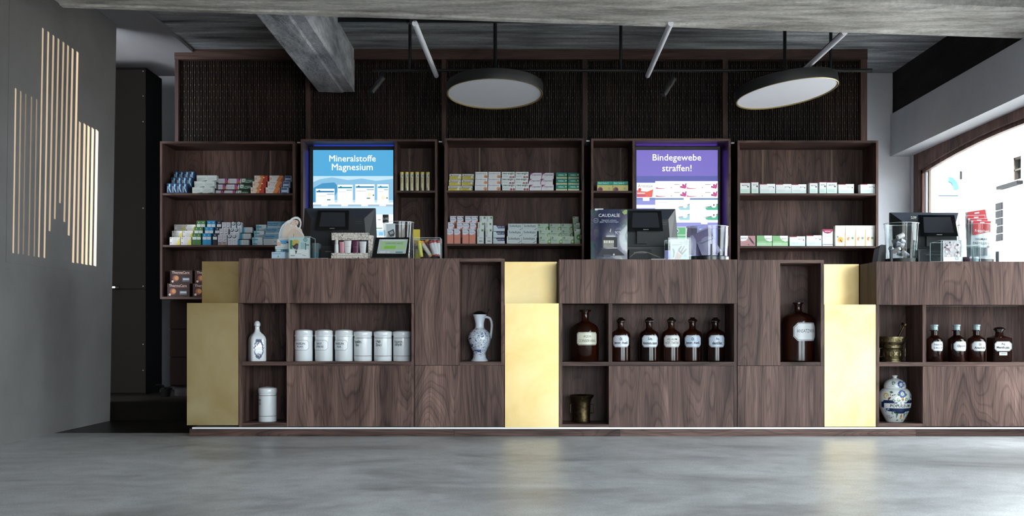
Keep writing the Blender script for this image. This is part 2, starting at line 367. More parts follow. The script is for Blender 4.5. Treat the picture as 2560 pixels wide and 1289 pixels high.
# ---------------------------------------------------------------- outside
struct(MB().box(3.7, 60, -25, 70, -.4, -.12).build('street', concrete('street_paving', '#8a8782', '#9a9792', '#aaa7a2', .8)), 'pale street paving outside')
struct(MB().box(-12, 3.7, -40, -1.45, -.4, -.12).build('street_front', concrete('front_paving', '#8a8782', '#9a9792', '#aaa7a2', .8)))
FX = 12.0
def fy(px): return FX*FPX/(px-CXP)
white_render = concrete('white_render', '#d8d6d2', '#e2e0dc', '#e9e7e3', .85)
hs = thing('house', 'white rendered house across the street seen through the arched window', 'house', (FX+2, 22, -.12))
yA, yB = 14.0, fy(2410)
def fz(py, px): return PZ(py, fy(px))
wy0, wy1 = fy(2553), fy(2512); wz0, wz1 = fz(452, 2532), fz(388, 2532)
m = MB(); m.box(FX, FX+5, yA, wy0, -.12, 5.6); m.box(FX, FX+5, wy1, yB, -.12, 5.6); m.box(FX, FX+5, wy0, wy1, -.12, wz0); m.box(FX, FX+5, wy0, wy1, wz1, 5.6); m.box(FX+.4, FX+5, wy0, wy1, wz0, wz1); m.build('wall', white_render, hs)
MB().box(FX+.30, FX+.32, wy0, wy1, wz0, wz1).build('pane', C('#07090c', .3, 0, .1), hs)
m = MB(); f = .06
m.box(FX+.22, FX+.30, wy0, wy0+f, wz0, wz1); m.box(FX+.22, FX+.30, wy1-f, wy1, wz0, wz1); m.box(FX+.22, FX+.30, wy0, wy1, wz0, wz0+f); m.box(FX+.22, FX+.30, wy0, wy1, wz1-f, wz1); m.box(FX+.2, FX+.30, (wy0+wy1)/2-.03, (wy0+wy1)/2+.03, wz0, wz1); m.box(FX+.22, FX+.30, wy0, wy1, (wz0+wz1)/2-.02, (wz0+wz1)/2+.02)
m.build('window_frame', C('#2c2823', .6, 0, .1), hs)
MB().box(FX-.15, FX+.2, wy0-.1, wy1+.15, wz0-.14, wz0-.06).build('window_sill', C('#08080a', .8, 0, .1), hs)
m = MB(); m.tube([(FX-.3, fy(x), fz(y, x)) for x, y in ((2425, 371), (2490, 345), (2560, 316), (2640, 280))], .025, 6, C('#0a0a0b')); m.build('cable', None, hs)
MB().box(FX-.06, FX, yA, yB, -.12, .75).build('plinth_band', C('#3a3a3a', .8), hs)
for k in range(5):
    y0 = 507+k*19.5
    m = MB(); y_a, y_b = fy(2508), fy(2493); m.box(FX-.05, FX, y_a, y_b, fz(y0+17, 2500), fz(y0, 2500), C('#101114', .8, 0, .1)); 
    for j in range(3): m.box(FX-.055, FX-.05, y_a+.06, y_b-.06, fz(y0+15.5-5*j, 2500), fz(y0+12.5-5*j, 2500), C('#030304', .8, 0, .1))
    m.build('notice_frame', None, hs)
h2 = thing('house', 'pale farther house with a small blue arched canopy, left of the white facade', 'house', (14, 40, -.12))
MB().box(12.5, 22, 34.5, 36, -.12, 9).build('wall', white_render, h2)
m = MB(); Yf = 34.5; cx, cz = PX(2369, Yf), PZ(474, Yf); R = PX(2393, Yf)-cx
arc = [math.pi/2*k/8 for k in range(9)]
m.prism([(cx+R*math.cos(t), cz+1.3*R*math.sin(t)) for t in arc]+[(cx+.55*R*math.cos(t), cz+.8*R*math.sin(t)) for t in arc[::-1]], Yf-.12, Yf); m.build('canopy', C('#35586a', .8, 0, .1), h2)
m = MB(); m.box(PX(2345,Yf), PX(2393,Yf), Yf-.1, Yf, PZ(490.5,Yf), PZ(488.5,Yf)); m.build('ledge', C('#2a3a44', .8, 0, .1), h2)
for k, (x0, x1, y0, y1) in enumerate(((2399, 2404, 428, 448), (2411, 2424, 428, 444), (2441, 2449, 430, 448))):
    MB().box(PX(x0,Yf), PX(x1,Yf), Yf-.04, Yf+.1, PZ(y1,Yf), PZ(y0,Yf)).build('shutter', C('#1c1c20', .8, 0, .1), h2)

# ---------------------------------------------------------------- reed panel wall behind the shelves
YP = 8.45
rp = thing('reed_panel_wall', 'dark wall of woven reed panels in walnut framing above the shelves', 'wall panel', (PX(1300,YP), YP+.1, .12))
m = MB(); m.box(PX(437,YP), PX(2168,YP), YP+.06, YP+.10, .12, ZC); m.build('backing', C('#0c0908', .8), rp)
st = [437, 770, 1110, 1462, 1813, 2161]
MB().box(PX(437,YP), PX(2168,YP), YP-.01, YP+.06, PZ(149,YP), ZC).build('top_board', walnut('cornice_walnut', 'x', 1.1, .34), rp)
fw = walnut('frame_walnut', 'z', 1.1, .4)
for k, x in enumerate(st):
    a, b = {0: (437, 446), 5: (2152, 2168)}.get(k, (x-6, x+6)); MB().pbox(a, 149, b, 365, YP, .06).build('stile', fw, rp)
reed = walnut('reed_dark', 'z', 1.1, .14); thread = C('#6b5630', .6)
for k in range(5):
    xa, xb = PX(st[k]+6, YP), PX(st[k+1]-6, YP); z0, z1 = PZ(362,YP), PZ(150,YP); n = int((xb-xa)/.0158); p = (xb-xa)/n
    m = MB(); t = MB()
    for i in range(n):
        x = xa+(i+.5)*p; r = p*.47; yy = YP+.035+.004*((i*7) % 3)
        m.add([(x-r,yy+.012,z0),(x-r*.5,yy,z0),(x+r*.5,yy,z0),(x+r,yy+.012,z0),(x-r,yy+.012,z1),(x-r*.5,yy,z1),(x+r*.5,yy,z1),(x+r,yy+.012,z1)], [(0,1,5,4),(1,2,6,5),(2,3,7,6)])
        for j in range(13):
            z = z1-.035-j*.0475
            if (i+j) % 2 == 0: t.box(x-r*.45, x+r*.45, yy-.003, yy+.006, z-.0035, z+.0035)
    tag(m.build('reed_slats', reed, rp), kind='stuff'); tag(t.build('stitching', thread, rp), kind='stuff')
for x, y in ((747,356), (1101,354), (1470,352), (1832,357)):
    MB().pbox(x-4, y-1.5, x+4, y+1.5, 8.2, .2).build('metal_pin', M['alu'], rp)

# ---------------------------------------------------------------- wall shelf units
YS, SD = 8.10, .33
SZ = {}
def shelf_unit(label, x0, x1, yt, yb, shelves, divider=None, open_side=None, strips=()):
    r = thing('wall_shelf', label, 'shelf', (PX((x0+x1)/2,YS), YS+SD/2, PZ(yb,YS)), 'walnut wall shelf units')
    t = 5.5
    MB().pbox(x0, yt, x0+t, yb, YS, SD).build('side_panel', M['walnut_shaded'], r); MB().pbox(x1-t, yt, x1, yb, YS, SD).build('side_panel', M['walnut_shaded'], r)
    MB().pbox(x0+t, yt, x1-t, yt+t, YS, SD).build('top_panel', M['walnut_x'], r); MB().pbox(x0+t, yb-t, x1-t, yb, YS, SD).build('bottom_panel', M['walnut_x'], r)
    MB().box(PX(x0+t,YS), PX(x1-t,YS), YS+SD-.012, YS+SD, PZ(yb-t,YS), PZ(yt+t,YS)).build('back_panel', M['walnut_shaded'], r)
    xa, xb = x0+t, x1-t
    if divider:
        MB().pbox(divider-t/2, yt+t, divider+t/2, yb-t, YS, SD-.012).build('divider', M['walnut_shaded'], r)
        if open_side == 'left': xa = divider+t/2
        else: xb = divider-t/2
    for y in shelves: MB().pbox(xa, y, xb, y+5.2, YS+.004, SD-.016).build('shelf', M['walnut_x'], r)
    for x in strips:
        X = PX(x, YS+SD); MB().box(X-.006, X+.006, YS+SD-.0135, YS+SD-.012, PZ(shelves[0]-1,YS), PZ(yt+t,YS)).build('sapwood_strip', C('#6b5344', .5), r)
    return r
shelf_unit('walnut shelf unit at the far left, two tiers of cartons and red-brown boxes', 400, 737, 353, 747, (482.5, 612, 741), strips=(511, 677))
shelf_unit('walnut shelf unit holding the blue screen and yellow tubes', 752, 1093, 347.5, 747, (476, 620), 989, 'left', strips=(1024,))
shelf_unit('walnut shelf unit in the middle, full of cartons on both shelves', 1111, 1460, 345.5, 747, (475.7, 608.6), strips=(1199, 1374))
shelf_unit('walnut shelf unit holding the violet screen and two yellow-green cartons', 1478, 1827, 346, 747, (476.5, 612), 1584, 'right', strips=(1551,))
shelf_unit('walnut shelf unit at the far right, single rows of white cartons', 1844, 2196, 351, 747, (483, 614.5), strips=(1906, 2078))
# drawers under the shelves
bc = thing('drawer_cabinet', 'dark walnut drawer base under the wall shelves', 'cabinet', (0, 8.45, .12))
bx0, bx1 = PX(424, 8.32), PX(2190, 8.32)
MB().box(bx0, bx1, 8.34, 8.505, .19, PZ(748,YS)).build('carcass', M['walnut_deep_shade'], bc); MB().box(bx0+.02, bx1, 8.38, 8.505, .12, .19).build('plinth', C('#1d0d0c', .6), bc)
for k in range(5):
    w = (bx1-bx0)/5; za = .20; zb = PZ(750,YS); h = (zb-za)/3
    for j in range(3): MB().box(bx0+k*w+.003, bx0+(k+1)*w-.003, 8.32, 8.34, za+j*h+.004, za+(j+1)*h-.004).build('drawer', M['walnut_deep_shade'], bc)
# tall dark cabinet in the corridor and a plant beside it
tc = thing('tall_cabinet', 'tall dark metal-clad cabinet in the shadowy corner left of the shelves', 'cabinet', (-3.1, 8.8, .12))
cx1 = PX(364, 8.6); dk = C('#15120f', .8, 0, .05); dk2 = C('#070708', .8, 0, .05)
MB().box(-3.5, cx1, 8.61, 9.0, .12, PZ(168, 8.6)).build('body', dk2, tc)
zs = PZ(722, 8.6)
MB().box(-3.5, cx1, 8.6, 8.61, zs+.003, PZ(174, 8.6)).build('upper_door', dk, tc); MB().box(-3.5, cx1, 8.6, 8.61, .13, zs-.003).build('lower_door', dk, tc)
for y in (178, 240, 304, 520, 715, 860, 925):
    m = MB(); X = PX(358, 8.6); Z = PZ(y, 8.6); m.prism([(X+.004*math.cos(a), Z+.004*math.sin(a)) for a in [k*math.pi/4 for k in range(8)]], 8.596, 8.6); m.build('screw', C('#5a5a60', .5), tc)
m = MB(); m.box(PX(272,8.5), PX(285,8.5), 8.52, 8.6, PZ(719,8.5), PZ(715.5,8.5)); m.build('door_handle', M['alu'], tc)
pt = thing('potted_plant', 'dark leafy plant in shadow at the foot of the left shelf unit', 'plant', (PX(414,8.25), 8.25, .12))
m = MB(); m.lathe([(.03,0),(.042,.06),(.036,.058),(.0,.055)], PX(414,8.25), 8.25, .12, 16); m.build('pot', C('#0c0b0b', .8, 0, .05), pt, smooth=True)
rr = random.Random(7)
for k in range(9):
    a = rr.uniform(0, 6.28); L = rr.uniform(.10, .17); bx, by, bz = PX(414,8.25), 8.25, .17; d = Vector((math.cos(a)*.55, math.sin(a)*.35, .8)); s_ = Vector((-math.sin(a), math.cos(a), 0))
    p = [Vector((bx,by,bz))+d*L*t-Vector((0,0,.10*t*t)) for t in (0, .4, .75, 1)]; w = (.006, .02, .016, .001); m = MB()
    m.add([tuple(p[i]+s_*w[i]*q) for i in range(4) for q in (-1, 1)], [(2*i, 2*i+1, 2*i+3, 2*i+2) for i in range(3)]); m.build('leaf', C('#141c17', .5, 0, .2), pt)

# ---------------------------------------------------------------- the counter
YC, ND = 6.40, .28
TOPZ = {'A': PZ(645.5,YC), 'B': PZ(648.5,YC), 'C': PZ(653.5,YC)}
cp = thing('counter_plinth', 'walnut plinth with a pale metal strip running under the whole counter', 'plinth', (PX(1560,6.42), 6.7, 0))
for a, b in ((474, 1135), (1135.6, 1550), (1550.6, 2290), (2290.6, 2690)): MB().box(PX(a,6.42), PX(b,6.42), 6.42, 7.08, 0, PZ(1071,6.42)).build('plinth_board', M['walnut_x'], cp)
MB().box(PX(480,YC), PX(2690,YC), YC+.003, 7.06, PZ(1071,6.42), PZ(1067.5,YC)).build('metal_strip', C('#e8e9ec', .35, .2), cp)
g = .0012
def panel(r, name, x0, y0, x1, y1, d=.02, mt='walnut', Y=None): Y = Y or YC; b = MB(); b.box(PX(x0,Y)+g, PX(x1,Y)-g, Y, Y+d, PZ(y1,Y)+g, PZ(y0,Y)-g); return b.build(name, M[mt], r)
def pb(r, name, x0, y0, x1, y1, Y, d, mt): return MB().pbox(x0, y0, x1, y1, Y, d).build(name, M[mt], r)
def wide_unit(label, x0, x1, yt, yf, xd, ysh, yb, ynb, col1, full=True):
    r = thing('counter_cabinet', label, 'cabinet', (PX((x0+x1)/2,YC), YC+.34, PZ(yb,YC)), 'wide counter cabinets')
    st = 8; di = YC+.004
    b = MB(); b.box(PX(x0,YC)+g, PX(x1,YC)-g, YC-.006, YC+.68, PZ(yf,YC)+g, PZ(yt,YC)); b.build('top_drawer_block', M['walnut'], r)
    pb(r, 'side_panel', x0+.5, yf, x0+st, yb, di, .66, 'walnut'); pb(r, 'side_panel', x1-st, yf, x1-.5, yb, di, .66, 'walnut')
    pb(r, 'divider', xd, yf, xd+st+1, ysh, di, ND, 'walnut')
    pb(r, 'shelf', x0+st, ysh, x1-st, ysh+10, di, ND, 'walnut_x')
    pb(r, 'divider', xd+.3, ysh+10, xd+2.5, yb, di+.022, ND, 'walnut')
    pb(r, 'bottom_panel', x0+st, ynb, xd+.3, yb, di, ND, 'walnut_x')
    MB().box(PX(x0+st,YC), PX(x1-st,YC), YC+ND, YC+ND+.015, PZ(yb,YC), PZ(yf,YC)).build('back_panel', M['walnut_shaded'], r)
    b = MB(); b.box(PX(xd+.3,YC)+g, PX(x1-st,YC)-g, YC+.002, YC+.022, PZ(yb-.3,YC)+g, PZ(ysh+10,YC)-g); b.build('door', M['walnut'], r)
    return r
def tall_unit(label, x0, x1, xm, yt, ym, yb):
    r = thing('counter_cabinet', label, 'cabinet', (PX((x0+x1)/2,YC), YC+.34, PZ(yb,YC)), 'tall counter cabinets with a niche')
    b = MB(); b.box(PX(x0,YC)+g, PX(xm,YC)-g, YC-.004, YC+.66, PZ(ym,YC)+g, PZ(yt,YC)); b.build('tall_door_block', M['walnut'], r)
    b = MB(); b.box(PX(x0,YC)+g, PX(x1,YC)-g, YC-.004, YC+.66, PZ(yb-.3,YC)+g, PZ(ym,YC)-g); b.build('lower_door_block', M['walnut'], r)
    pb(r, 'niche_top', xm, yt, x1, yt+8, YC-.004, .66, 'walnut_x'); pb(r, 'niche_side', x1-8, yt+8, x1, ym, YC-.004, .66, 'walnut'); pb(r, 'niche_shelf', xm, ym-9, x1-8, ym, YC, ND+.1, 'walnut_x')
    MB().box(PX(xm,YC), PX(x1-8,YC), YC+ND, YC+ND+.015, PZ(ym-9,YC), PZ(yt+8,YC)).build('back_panel', M['walnut'], r)
    return r
def brass(label, x0, x1, xu0, xu1, yl, yb, yu):
    r = thing('brass_pedestal', label, 'pedestal', (PX((x0+x1)/2,YC), YC+.34, PZ(yb,YC)), 'brass clad counter sections')
    b = MB(); b.box(PX(x0,YC)+g, PX(x1,YC)-g, YC-.002, YC+.66, PZ(yb,YC), PZ(yl,YC)); b.build('lower_box', M['brass'], r)
    Y = YC+.31; b = MB(); b.box(PX(xu0,Y), PX(xu1,Y), Y, YC+.66, PZ(yl,YC), PZ(yu,Y)); b.build('upper_box', M['brass'], r)
    return r
brass('brass clad counter end at the far left beside the dark passage', 467, 596.5, 505, 627, 757, 1062, 653)
wide_unit('walnut counter cabinet with white porcelain jars in its niches', 597, 1036.5, 645.5, 757.5, 716, 903, 1066.5, 1056.5, 0)
tall_unit('walnut counter cabinet with the blue and white jug in its niche', 1037, 1261, 1149, 645.5, 912.5, 1067)
brass('bright brass clad section in the middle of the counter', 1262, 1397.5, 1262, 1392, 758, 1068, 654)
wide_unit('walnut counter cabinet with a row of five amber bottles', 1398, 1843, 648.5, 758.5, 1521.5, 904, 1068.5, 1060, 0)
tall_unit('walnut counter cabinet with one large amber bottle in its niche', 1843.5, 2060, 1951, 649.5, 913.5, 1067)
brass('brass clad section between the tall niche cabinet and the right counter', 2060.5, 2189.5, 2027, 2147, 761, 1066, 660)
wide_unit('walnut counter cabinet at the right edge with painted lidded jar', 2190, 2680, 653.5, 762, 2306.5, 905, 1066, 1058, 0)
# ---------------------------------------------------------------- ceiling lamps on rails
YF, YN = 7.70, 6.56; ZR = PZ(176, YF)
rl = thing('lamp_rail', 'long black lamp rail hanging on rods in front of the reed panels', 'lamp rail', (PX(1550,YF), YF, ZR))
MB().tube([(PX(930,YF), YF, ZR), (PX(2178,YF), YF, ZR)], .011, 10).build('rail_tube', M['blackmetal'], rl, smooth=True)
for x in (1025, 1552, 2077): MB().tube([(PX(x,YF), YF, ZR), (PX(x,YF), YF, ZC)], .011, 10).build('hanging_rod', M['blackmetal'], rl, smooth=True)
MB().tube([(PX(2165,YF), YF, ZR), (PX(2178,YF)+.004, YF, ZR)], .014, 10).build('end_cap', M['blackmetal'], rl, smooth=True)
ZN = PZ(50.5, YN)
r2 = thing('lamp_rail', 'shorter black lamp rail close behind the front concrete beam', 'lamp rail', (PX(1200,YN), YN, ZN))
MB().box(PX(845,YN), PX(1600,YN), YN-.012, YN+.012, ZN-.0135, ZN+.0135).build('rail_tube', M['blackmetal'], r2)
for x in (962, 1500): MB().tube([(PX(x,YN), YN, ZN), (PX(x,YN), YN, ZC)], .012, 8).build('hanging_rod', M['blackmetal'], r2, smooth=True)
m = MB(); m.lathe([(.0,-.02),(.022,-.018),(.022,.018),(.0,.02)], PX(1025,YN), YN, ZN, 14); m.build('rail_joint', M['blackmetal'], r2, smooth=True)
tubew = C('#e2e2ea', .45)
for x0, y0, x1, y1, lb in ((1037, 58, 1091, 189, 'slim white tube lamp left of the first disc lamp'), (1677, 58, 1619, 189, 'slim white tube lamp between the two disc lamps'), (2112, 81, 2006, 179, 'slim white tube lamp behind the right disc lamp')):
    z = ZR-.03; ya = (z-CAMH)*FPX/(HZ-y0); yb = (z-CAMH)*FPX/(HZ-y1); a, b = Vector((PX(x0,ya), ya, z)), Vector((PX(x1,yb), yb, z))
    t = thing('tube_lamp', lb, 'lamp', (a+b)/2, 'white tube lamps on the rails')
    MB().tube([a, b], .0165, 12, tubew).build('diffuser', None, t, smooth=True)
    MB().tube([a+Vector((0,0,.016)), b+Vector((0,0,.016))], .009, 8, M['blackmetal']).build('spine', None, t, smooth=True)
    q = a+(b-a)*.9; q2 = a+(b-a)*.05
    MB().tube([b+(a-b)*.06+Vector((0,0,.014)), b+(a-b)*.06+Vector((0,0,.045))], .006, 6, M['blackmetal']).build('clip', None, t)
def disc_lamp(px, py, R, tx, ty, lb, stem):
    Y = YF-.05; c = Vector((PX(px,Y), Y, PZ(py,Y))); t = thing('disc_lamp', lb, 'lamp', c, 'round disc lamps')
    rot = Matrix.Rotation(tx, 4, 'X') @ Matrix.Rotation(ty, 4, 'Y')
    def put(prof, name, mt, n=56):
        b = MB(); b.lathe(prof, 0, 0, 0, n); b.wrap(lambda p: tuple(c+(rot @ Vector(p))), 0); return b.build(name, mt, t, smooth=True)
    put([(R-.012,.001),(R-.003,-.006),(R,0),(R,.062),(R*.97,.068),(0,.068)], 'housing', C('#101113', .55))
    put([(0,0),(R-.012,0),(R-.012,.004),(0,.004)], 'diffuser', C('#e4e5ee', .5))
    b = MB(); b.lathe([(R-.013,-.004),(R-.006,-.008),(R-.002,-.006),(R-.004,.0),(R-.012,.0),(R-.013,-.004)], 0, 0, 0, 56, cap=False); b.wrap(lambda p: tuple(c+(rot @ Vector(p))), 0); b.build('brass_rim', C('#c9b27a', .3, .8), t, smooth=True)
    top = c+(rot @ Vector((0,0,.068))); MB().tube([tuple(top), (PX(stem,YF), YF, ZR+.0), (PX(stem,YF), YF, ZC)], .0125, 10).build('hanging_rod', M['blackmetal'], t, smooth=True)
disc_lamp(1237, 234, .327, math.radians(-6.5), 0, 'round black disc lamp with pale underside above the middle', 1238)
disc_lamp(1967, 233, .345, math.radians(-4.5), math.radians(-8.0), 'tilted round disc lamp with pale underside at the right', 1962)
for (x0, y0, x1, y1), lb in (((957, 194, 930, 232), 'black spot lamp under the rail near the short beam'), ((1684, 196, 1656, 240), 'black spot lamp under the rail between the disc lamps')):
    Y = YF; a = Vector((PX(x0,Y), Y, PZ(y0,Y))); b = Vector((PX(x1,Y), Y-.03, PZ(y1,Y))); t = thing('spot_lamp', lb, 'lamp', a, 'black rail spot lamps')
    MB().tube([a, b], .022, 14, C('#17181a', .5)).build('barrel', None, t, smooth=True); MB().tube([a+(b-a)*.2, (PX(x0-2,Y), Y, ZR)], .006, 8, M['blackmetal']).build('arm', None, t, smooth=True)
    d = (b-a).normalized(); MB().tube([b-d*.004, b+d*.002], .019, 14, C('#3a3d40', .2)).build('lens', None, t, smooth=True)

# ---------------------------------------------------------------- advertising screens
YD = 8.27
def screen(label, x0, x1, y0, y1, fill, glow, side):
    t = thing('advertising_screen', label, 'screen', (PX((x0+x1)/2,YD), YD+.03, PZ(y1+10,YD)), 'screens in the shelf wall')
    b = MB(); b.pbox(x0-9, y0-9, x1+6, y1+9, YD, .05); b.build('housing', M['black'], t)
    p = MB(); fill(p); p.build('display', None, t)
    b = MB(); b.box(PX(x0,YD), PX(x1,YD), YD+.028, YD+.048, PZ(y0-9,YD), PZ(y0-9,YD)+.003); b.build('light_strip', E(glow, 7.0), t)
    xs_ = x0-9 if side < 0 else x1+6; b = MB(); b.box(PX(xs_,YD), PX(xs_,YD)+side*.003, YD+.03, YD+.048, PZ(y1,YD), PZ(y0,YD)); b.build('light_strip', E(glow, 5.0), t); return t
def scr(p, Y, k0=[0]):
    def R(x0, y0, x1, y1, c, l=1, e=1.0): p.rect(PX(x0,Y), PZ(y1,Y), PX(x1,Y), PZ(y0,Y), Y-.0015*l, E(c, e))
    def T(s, x, y, w, c, l=4, e=1.2, bold=.0, h=None): p.text(s, PX(x,Y), PZ(y,Y), Y-.0015*l, w*Y/FPX, h*Y/FPX if h else None, E(c, e), bold)
    def PL(pts, c, l=2, e=1.0): p.flat([(PX(x,Y), PZ(y,Y)) for x, y in pts][::-1], Y-.0015*l, E(c, e))
    def D(x, y, r, c, l=3, e=1.0): p.disc(PX(x,Y), PZ(y,Y), r*Y/FPX, Y-.0015*l, E(c, e), 14)
    return R, T, PL, D
def fill1(p):
    R, T, PL, D = scr(p, YD)
    R(783, 375, 983, 734, '#b9dcf0', 1, 1.15); R(783, 375, 983, 440, '#54aee0', 2, 1.0)
    PL([(783,455),(800,448),(830,443),(870,450),(905,446),(940,452),(983,447),(983,500),(783,500)], '#8cc4e6', 2, 1.0)
    PL([(783,470),(806,458),(836,456),(850,470),(830,500),(783,506)], '#4aa0d2', 3, .9)
    T('Mineralstoffe', 881.5, 396, 116, '#ffffff', 4, 1.6); T('Magnesium', 881, 420, 102, '#ffffff', 4, 1.6)
    for x0, x1, y0, c in ((790, 836.6, 472, '#1f77b4'), (844, 882, 462, '#2a93b0'), (888.6, 936.5, 460.6, '#1f86b8'), (943.6, 971.5, 461, '#3a9fc0')):
        R(x0, y0, x1, 507, '#ffffff', 4, 1.5); R(x0+1, y0+5, x1-1, y0+9, c, 5); D(x0+8.5, y0+5.5, 2.6, c, 6, .8); R(x0+3, y0+12, x0+(x1-x0)*.6, y0+16.5, '#f4f8fb', 6, 1.2); R(x0+(x1-x0)*.6, y0+12, x1-1, y0+15, '#9fc4d8', 6)
        R(x0+3, y0+17, x0+(x1-x0)*.55, y0+18, '#6f8f9c', 6, .8)
    for x, y in ((924, 487), (958, 494)): D(x, y, 5, '#f6e2c0', 6, 1.2); D(x+10, y+1, 2.2, '#4f8f7f', 7, .8)
    R(818, 498, 827, 501, '#3f8f90', 6, .8); R(917, 494, 926, 497, '#4f8f90', 6, .8)
    R(783, 507, 983, 511, '#ffffff', 5, 1.5); R(783, 511, 983, 516, '#a9c8dc', 4); 
    for x in (812, 862, 912, 957): R(x-8, 507, x+8, 515, '#ffffff', 6, 1.5)
    R(783, 536, 983, 575, '#f4f8fb', 3, 1.4); R(945, 548, 952, 550, '#8f9aa2', 5, .8); R(936, 569, 956, 572, '#7fbf9f', 5, .9); R(948, 580, 958, 588, '#8fc8e8', 5); R(783, 590, 983, 598, '#ffffff', 3, 1.4); R(783, 598, 983, 680, '#9fcbe4', 3)
def fill2(p):
    R, T, PL, D = scr(p, YD)
    R(1591, 375, 1794, 734, '#8f90dc', 1, 1.0); R(1591, 375, 1794, 440, '#7a6cc8', 2, 1.0); R(1591, 440, 1794, 457, '#5b60b4', 3, .9)
    T('Bindegewebe', 1692, 396, 121, '#ffffff', 4, 1.6); T('straffen!', 1692, 420, 73, '#ffffff', 4, 1.6)
    R(1592, 457, 1638, 494, '#ffffff', 4, 1.5); T('Antistax', 1613, 464.5, 38, '#3a2c30', 5, .8)
    PL([(1592,475),(1604,478),(1618,479),(1633,473),(1630,493),(1592,493)], '#e8604e', 5, 1.0); D(1599, 474, 4, '#d8443a', 6); R(1593, 482, 1612, 484, '#ffffff', 6, 1.2); R(1592, 487, 1615, 491, '#c6457c', 6, .9)
    R(1638, 453, 1794, 495, '#ffffff', 4, 1.5)
    for j in (0, 1):
        y = 460+20*j
        for i in (0, 1):
            x = 1641+77*i
            T('Antistax', x+13, y+1.5, 26, '#c9b8c8', 6, .95); R(x+44, y, x+58, y+2.2, '#b9b2b8', 6, .9); R(x+36, y+8, x+38, y+11, '#6f6a70', 6, .8)
            PL([(x-2,y+8),(x+6,y+10),(x+18,y+10.5),(x+30,y+8.5),(x+18,y+12),(x+6,y+12.5),(x-2,y+12)], '#cf6a86', 6)
            for a in (0, 1, 2): 
                ang = .5+.55*a; PL([(x+72,y+12), (x+72-13*math.cos(ang)-2, y+12-12*math.sin(ang)+3), (x+72-15*math.cos(ang), y+12-14*math.sin(ang)), (x+72-13*math.cos(ang)+3, y+12-12*math.sin(ang)-1)], '#b83a86', 7, .95)
            D(x+70, y+7, 4.5, '#c8468c', 8)
    R(1591, 495, 1794, 499, '#6a90c4', 5, .9); R(1607, 493, 1623, 502, '#ffffff', 6, 1.5); R(1709, 492, 1724, 502, '#ffffff', 6, 1.5)
    R(1638, 499.5, 1794, 551, '#ffffff', 4, 1.5); R(1591, 512, 1638, 520, '#ffffff', 4, 1.5); R(1645, 505, 1668, 507, '#d9dce0', 5)
    for j in (0, 1):
        y = 512+25*j
        PL([(1694,y+6),(1710,y+4),(1724,y-2),(1724,y+13),(1700,y+13)], '#9fd4dd', 5); PL([(1690,y+5.5),(1706,y+3.5),(1724,y-3),(1724,y-1),(1706,y+5.5)], '#a0707c', 6); D(1712, y+2, 6, '#ffffff', 7, 1.4)
        PL([(1762,y+7),(1780,y+4),(1794,y-2),(1794,y+13),(1766,y+13)], '#43b894', 5); PL([(1750,y+6.5),(1774,y+3.5),(1794,y-3),(1794,y-1),(1774,y+5.5)], '#7f5a5a', 6); D(1784, y+1.5, 6, '#ffffff', 7, 1.4); D(1784, y+.5, 2.3, '#6b4a40', 8)
    R(1650, 551, 1794, 556, '#ffffff', 5, 1.4); R(1752, 549, 1768, 560, '#ffffff', 6, 1.5)
    R(1640, 567, 1740, 625, '#f2f6fa', 4, 1.4)
    for j in (0, 1): y = 568+20*j; PL([(1690,y),(1714,y),(1714,y+19),(1688,y+19),(1698,y+9)], '#4faf6f', 5); PL([(1688,y+1),(1697,y+9),(1686,y+19),(1683,y+19),(1692,y+9),(1684,y+1)], '#2f4f8f', 6, .8)
screen('tall blue advertising screen reading Mineralstoffe Magnesium', 783, 983, 375, 734, fill1, '#3a5cff', -1)
screen('tall violet advertising screen reading Bindegewebe straffen', 1591, 1794, 375, 734, fill2, '#7a5cff', 1)

# ---------------------------------------------------------------- cartons on the wall shelves
def carton_proto(w, h, d, body, ops, top=None, name='carton'):
    b = MB(); b.box(-w/2, w/2, 0, d, 0, h, C(body, .55))
    if top: b.add([(-w/2,0,h+.0004),(w/2,0,h+.0004),(w/2,d,h+.0004),(-w/2,d,h+.0004)], [(0,1,2,3)], C(top, .5))
    o = b.build(name, None, None, origin=(0,0,0))
    p = MB(); L = [0]
    for op in ops:
        L[0] += 1; y = -.0004-.00012*L[0]; k = op[0]
        if k == 'r': _, u0, v0, u1, v1, c = op; p.rect((u0-.5)*w, v0*h, (u1-.5)*w, v1*h, y, C(c, .5))
        elif k == 't': 
            _, s, uc, vc, uw, c = op[:6]; bold = op[6] if len(op) > 6 else 0; hh = op[7] if len(op) > 7 else None
            p.text(s, (uc-.5)*w, vc*h, y, uw*w, hh*h if hh else None, C(c, .5), bold)
        elif k == 'tv': _, s, uc, vc, vl, c = op; p.text(s, (uc-.5)*w, vc*h, y, vl*h, None, C(c, .5), .0, 1, True)
        elif k == 'c': _, uc, vc, r, c = op; p.disc((uc-.5)*w, vc*h, r*h, y, C(c, .5), 12)
        elif k == 'p': _, pts, c = op; p.flat([((u-.5)*w, v*h) for u, v in pts], y, C(c, .5))
        elif k == 'l':                                   # small unreadable lines of print
            _, u0, v0, u1, n, dv, c = op
            for i in range(n): p.rect((u0-.5)*w, (v0-i*dv)*h, (u1-.5)*w*(1 if i % 2 == 0 else .86), (v0-i*dv+.028)*h, y, C(c, .6))
    if p.v: p.build('printed_front', None, o)
    return o
ROW = ('front row', 'middle row', 'back row')
COLS = {1: ('',), 2: ('left', 'right'), 3: ('left', 'middle', 'right'), 4: ('leftmost', 'second from left', 'third from left', 'rightmost')}
DZ, DY = .051, .06
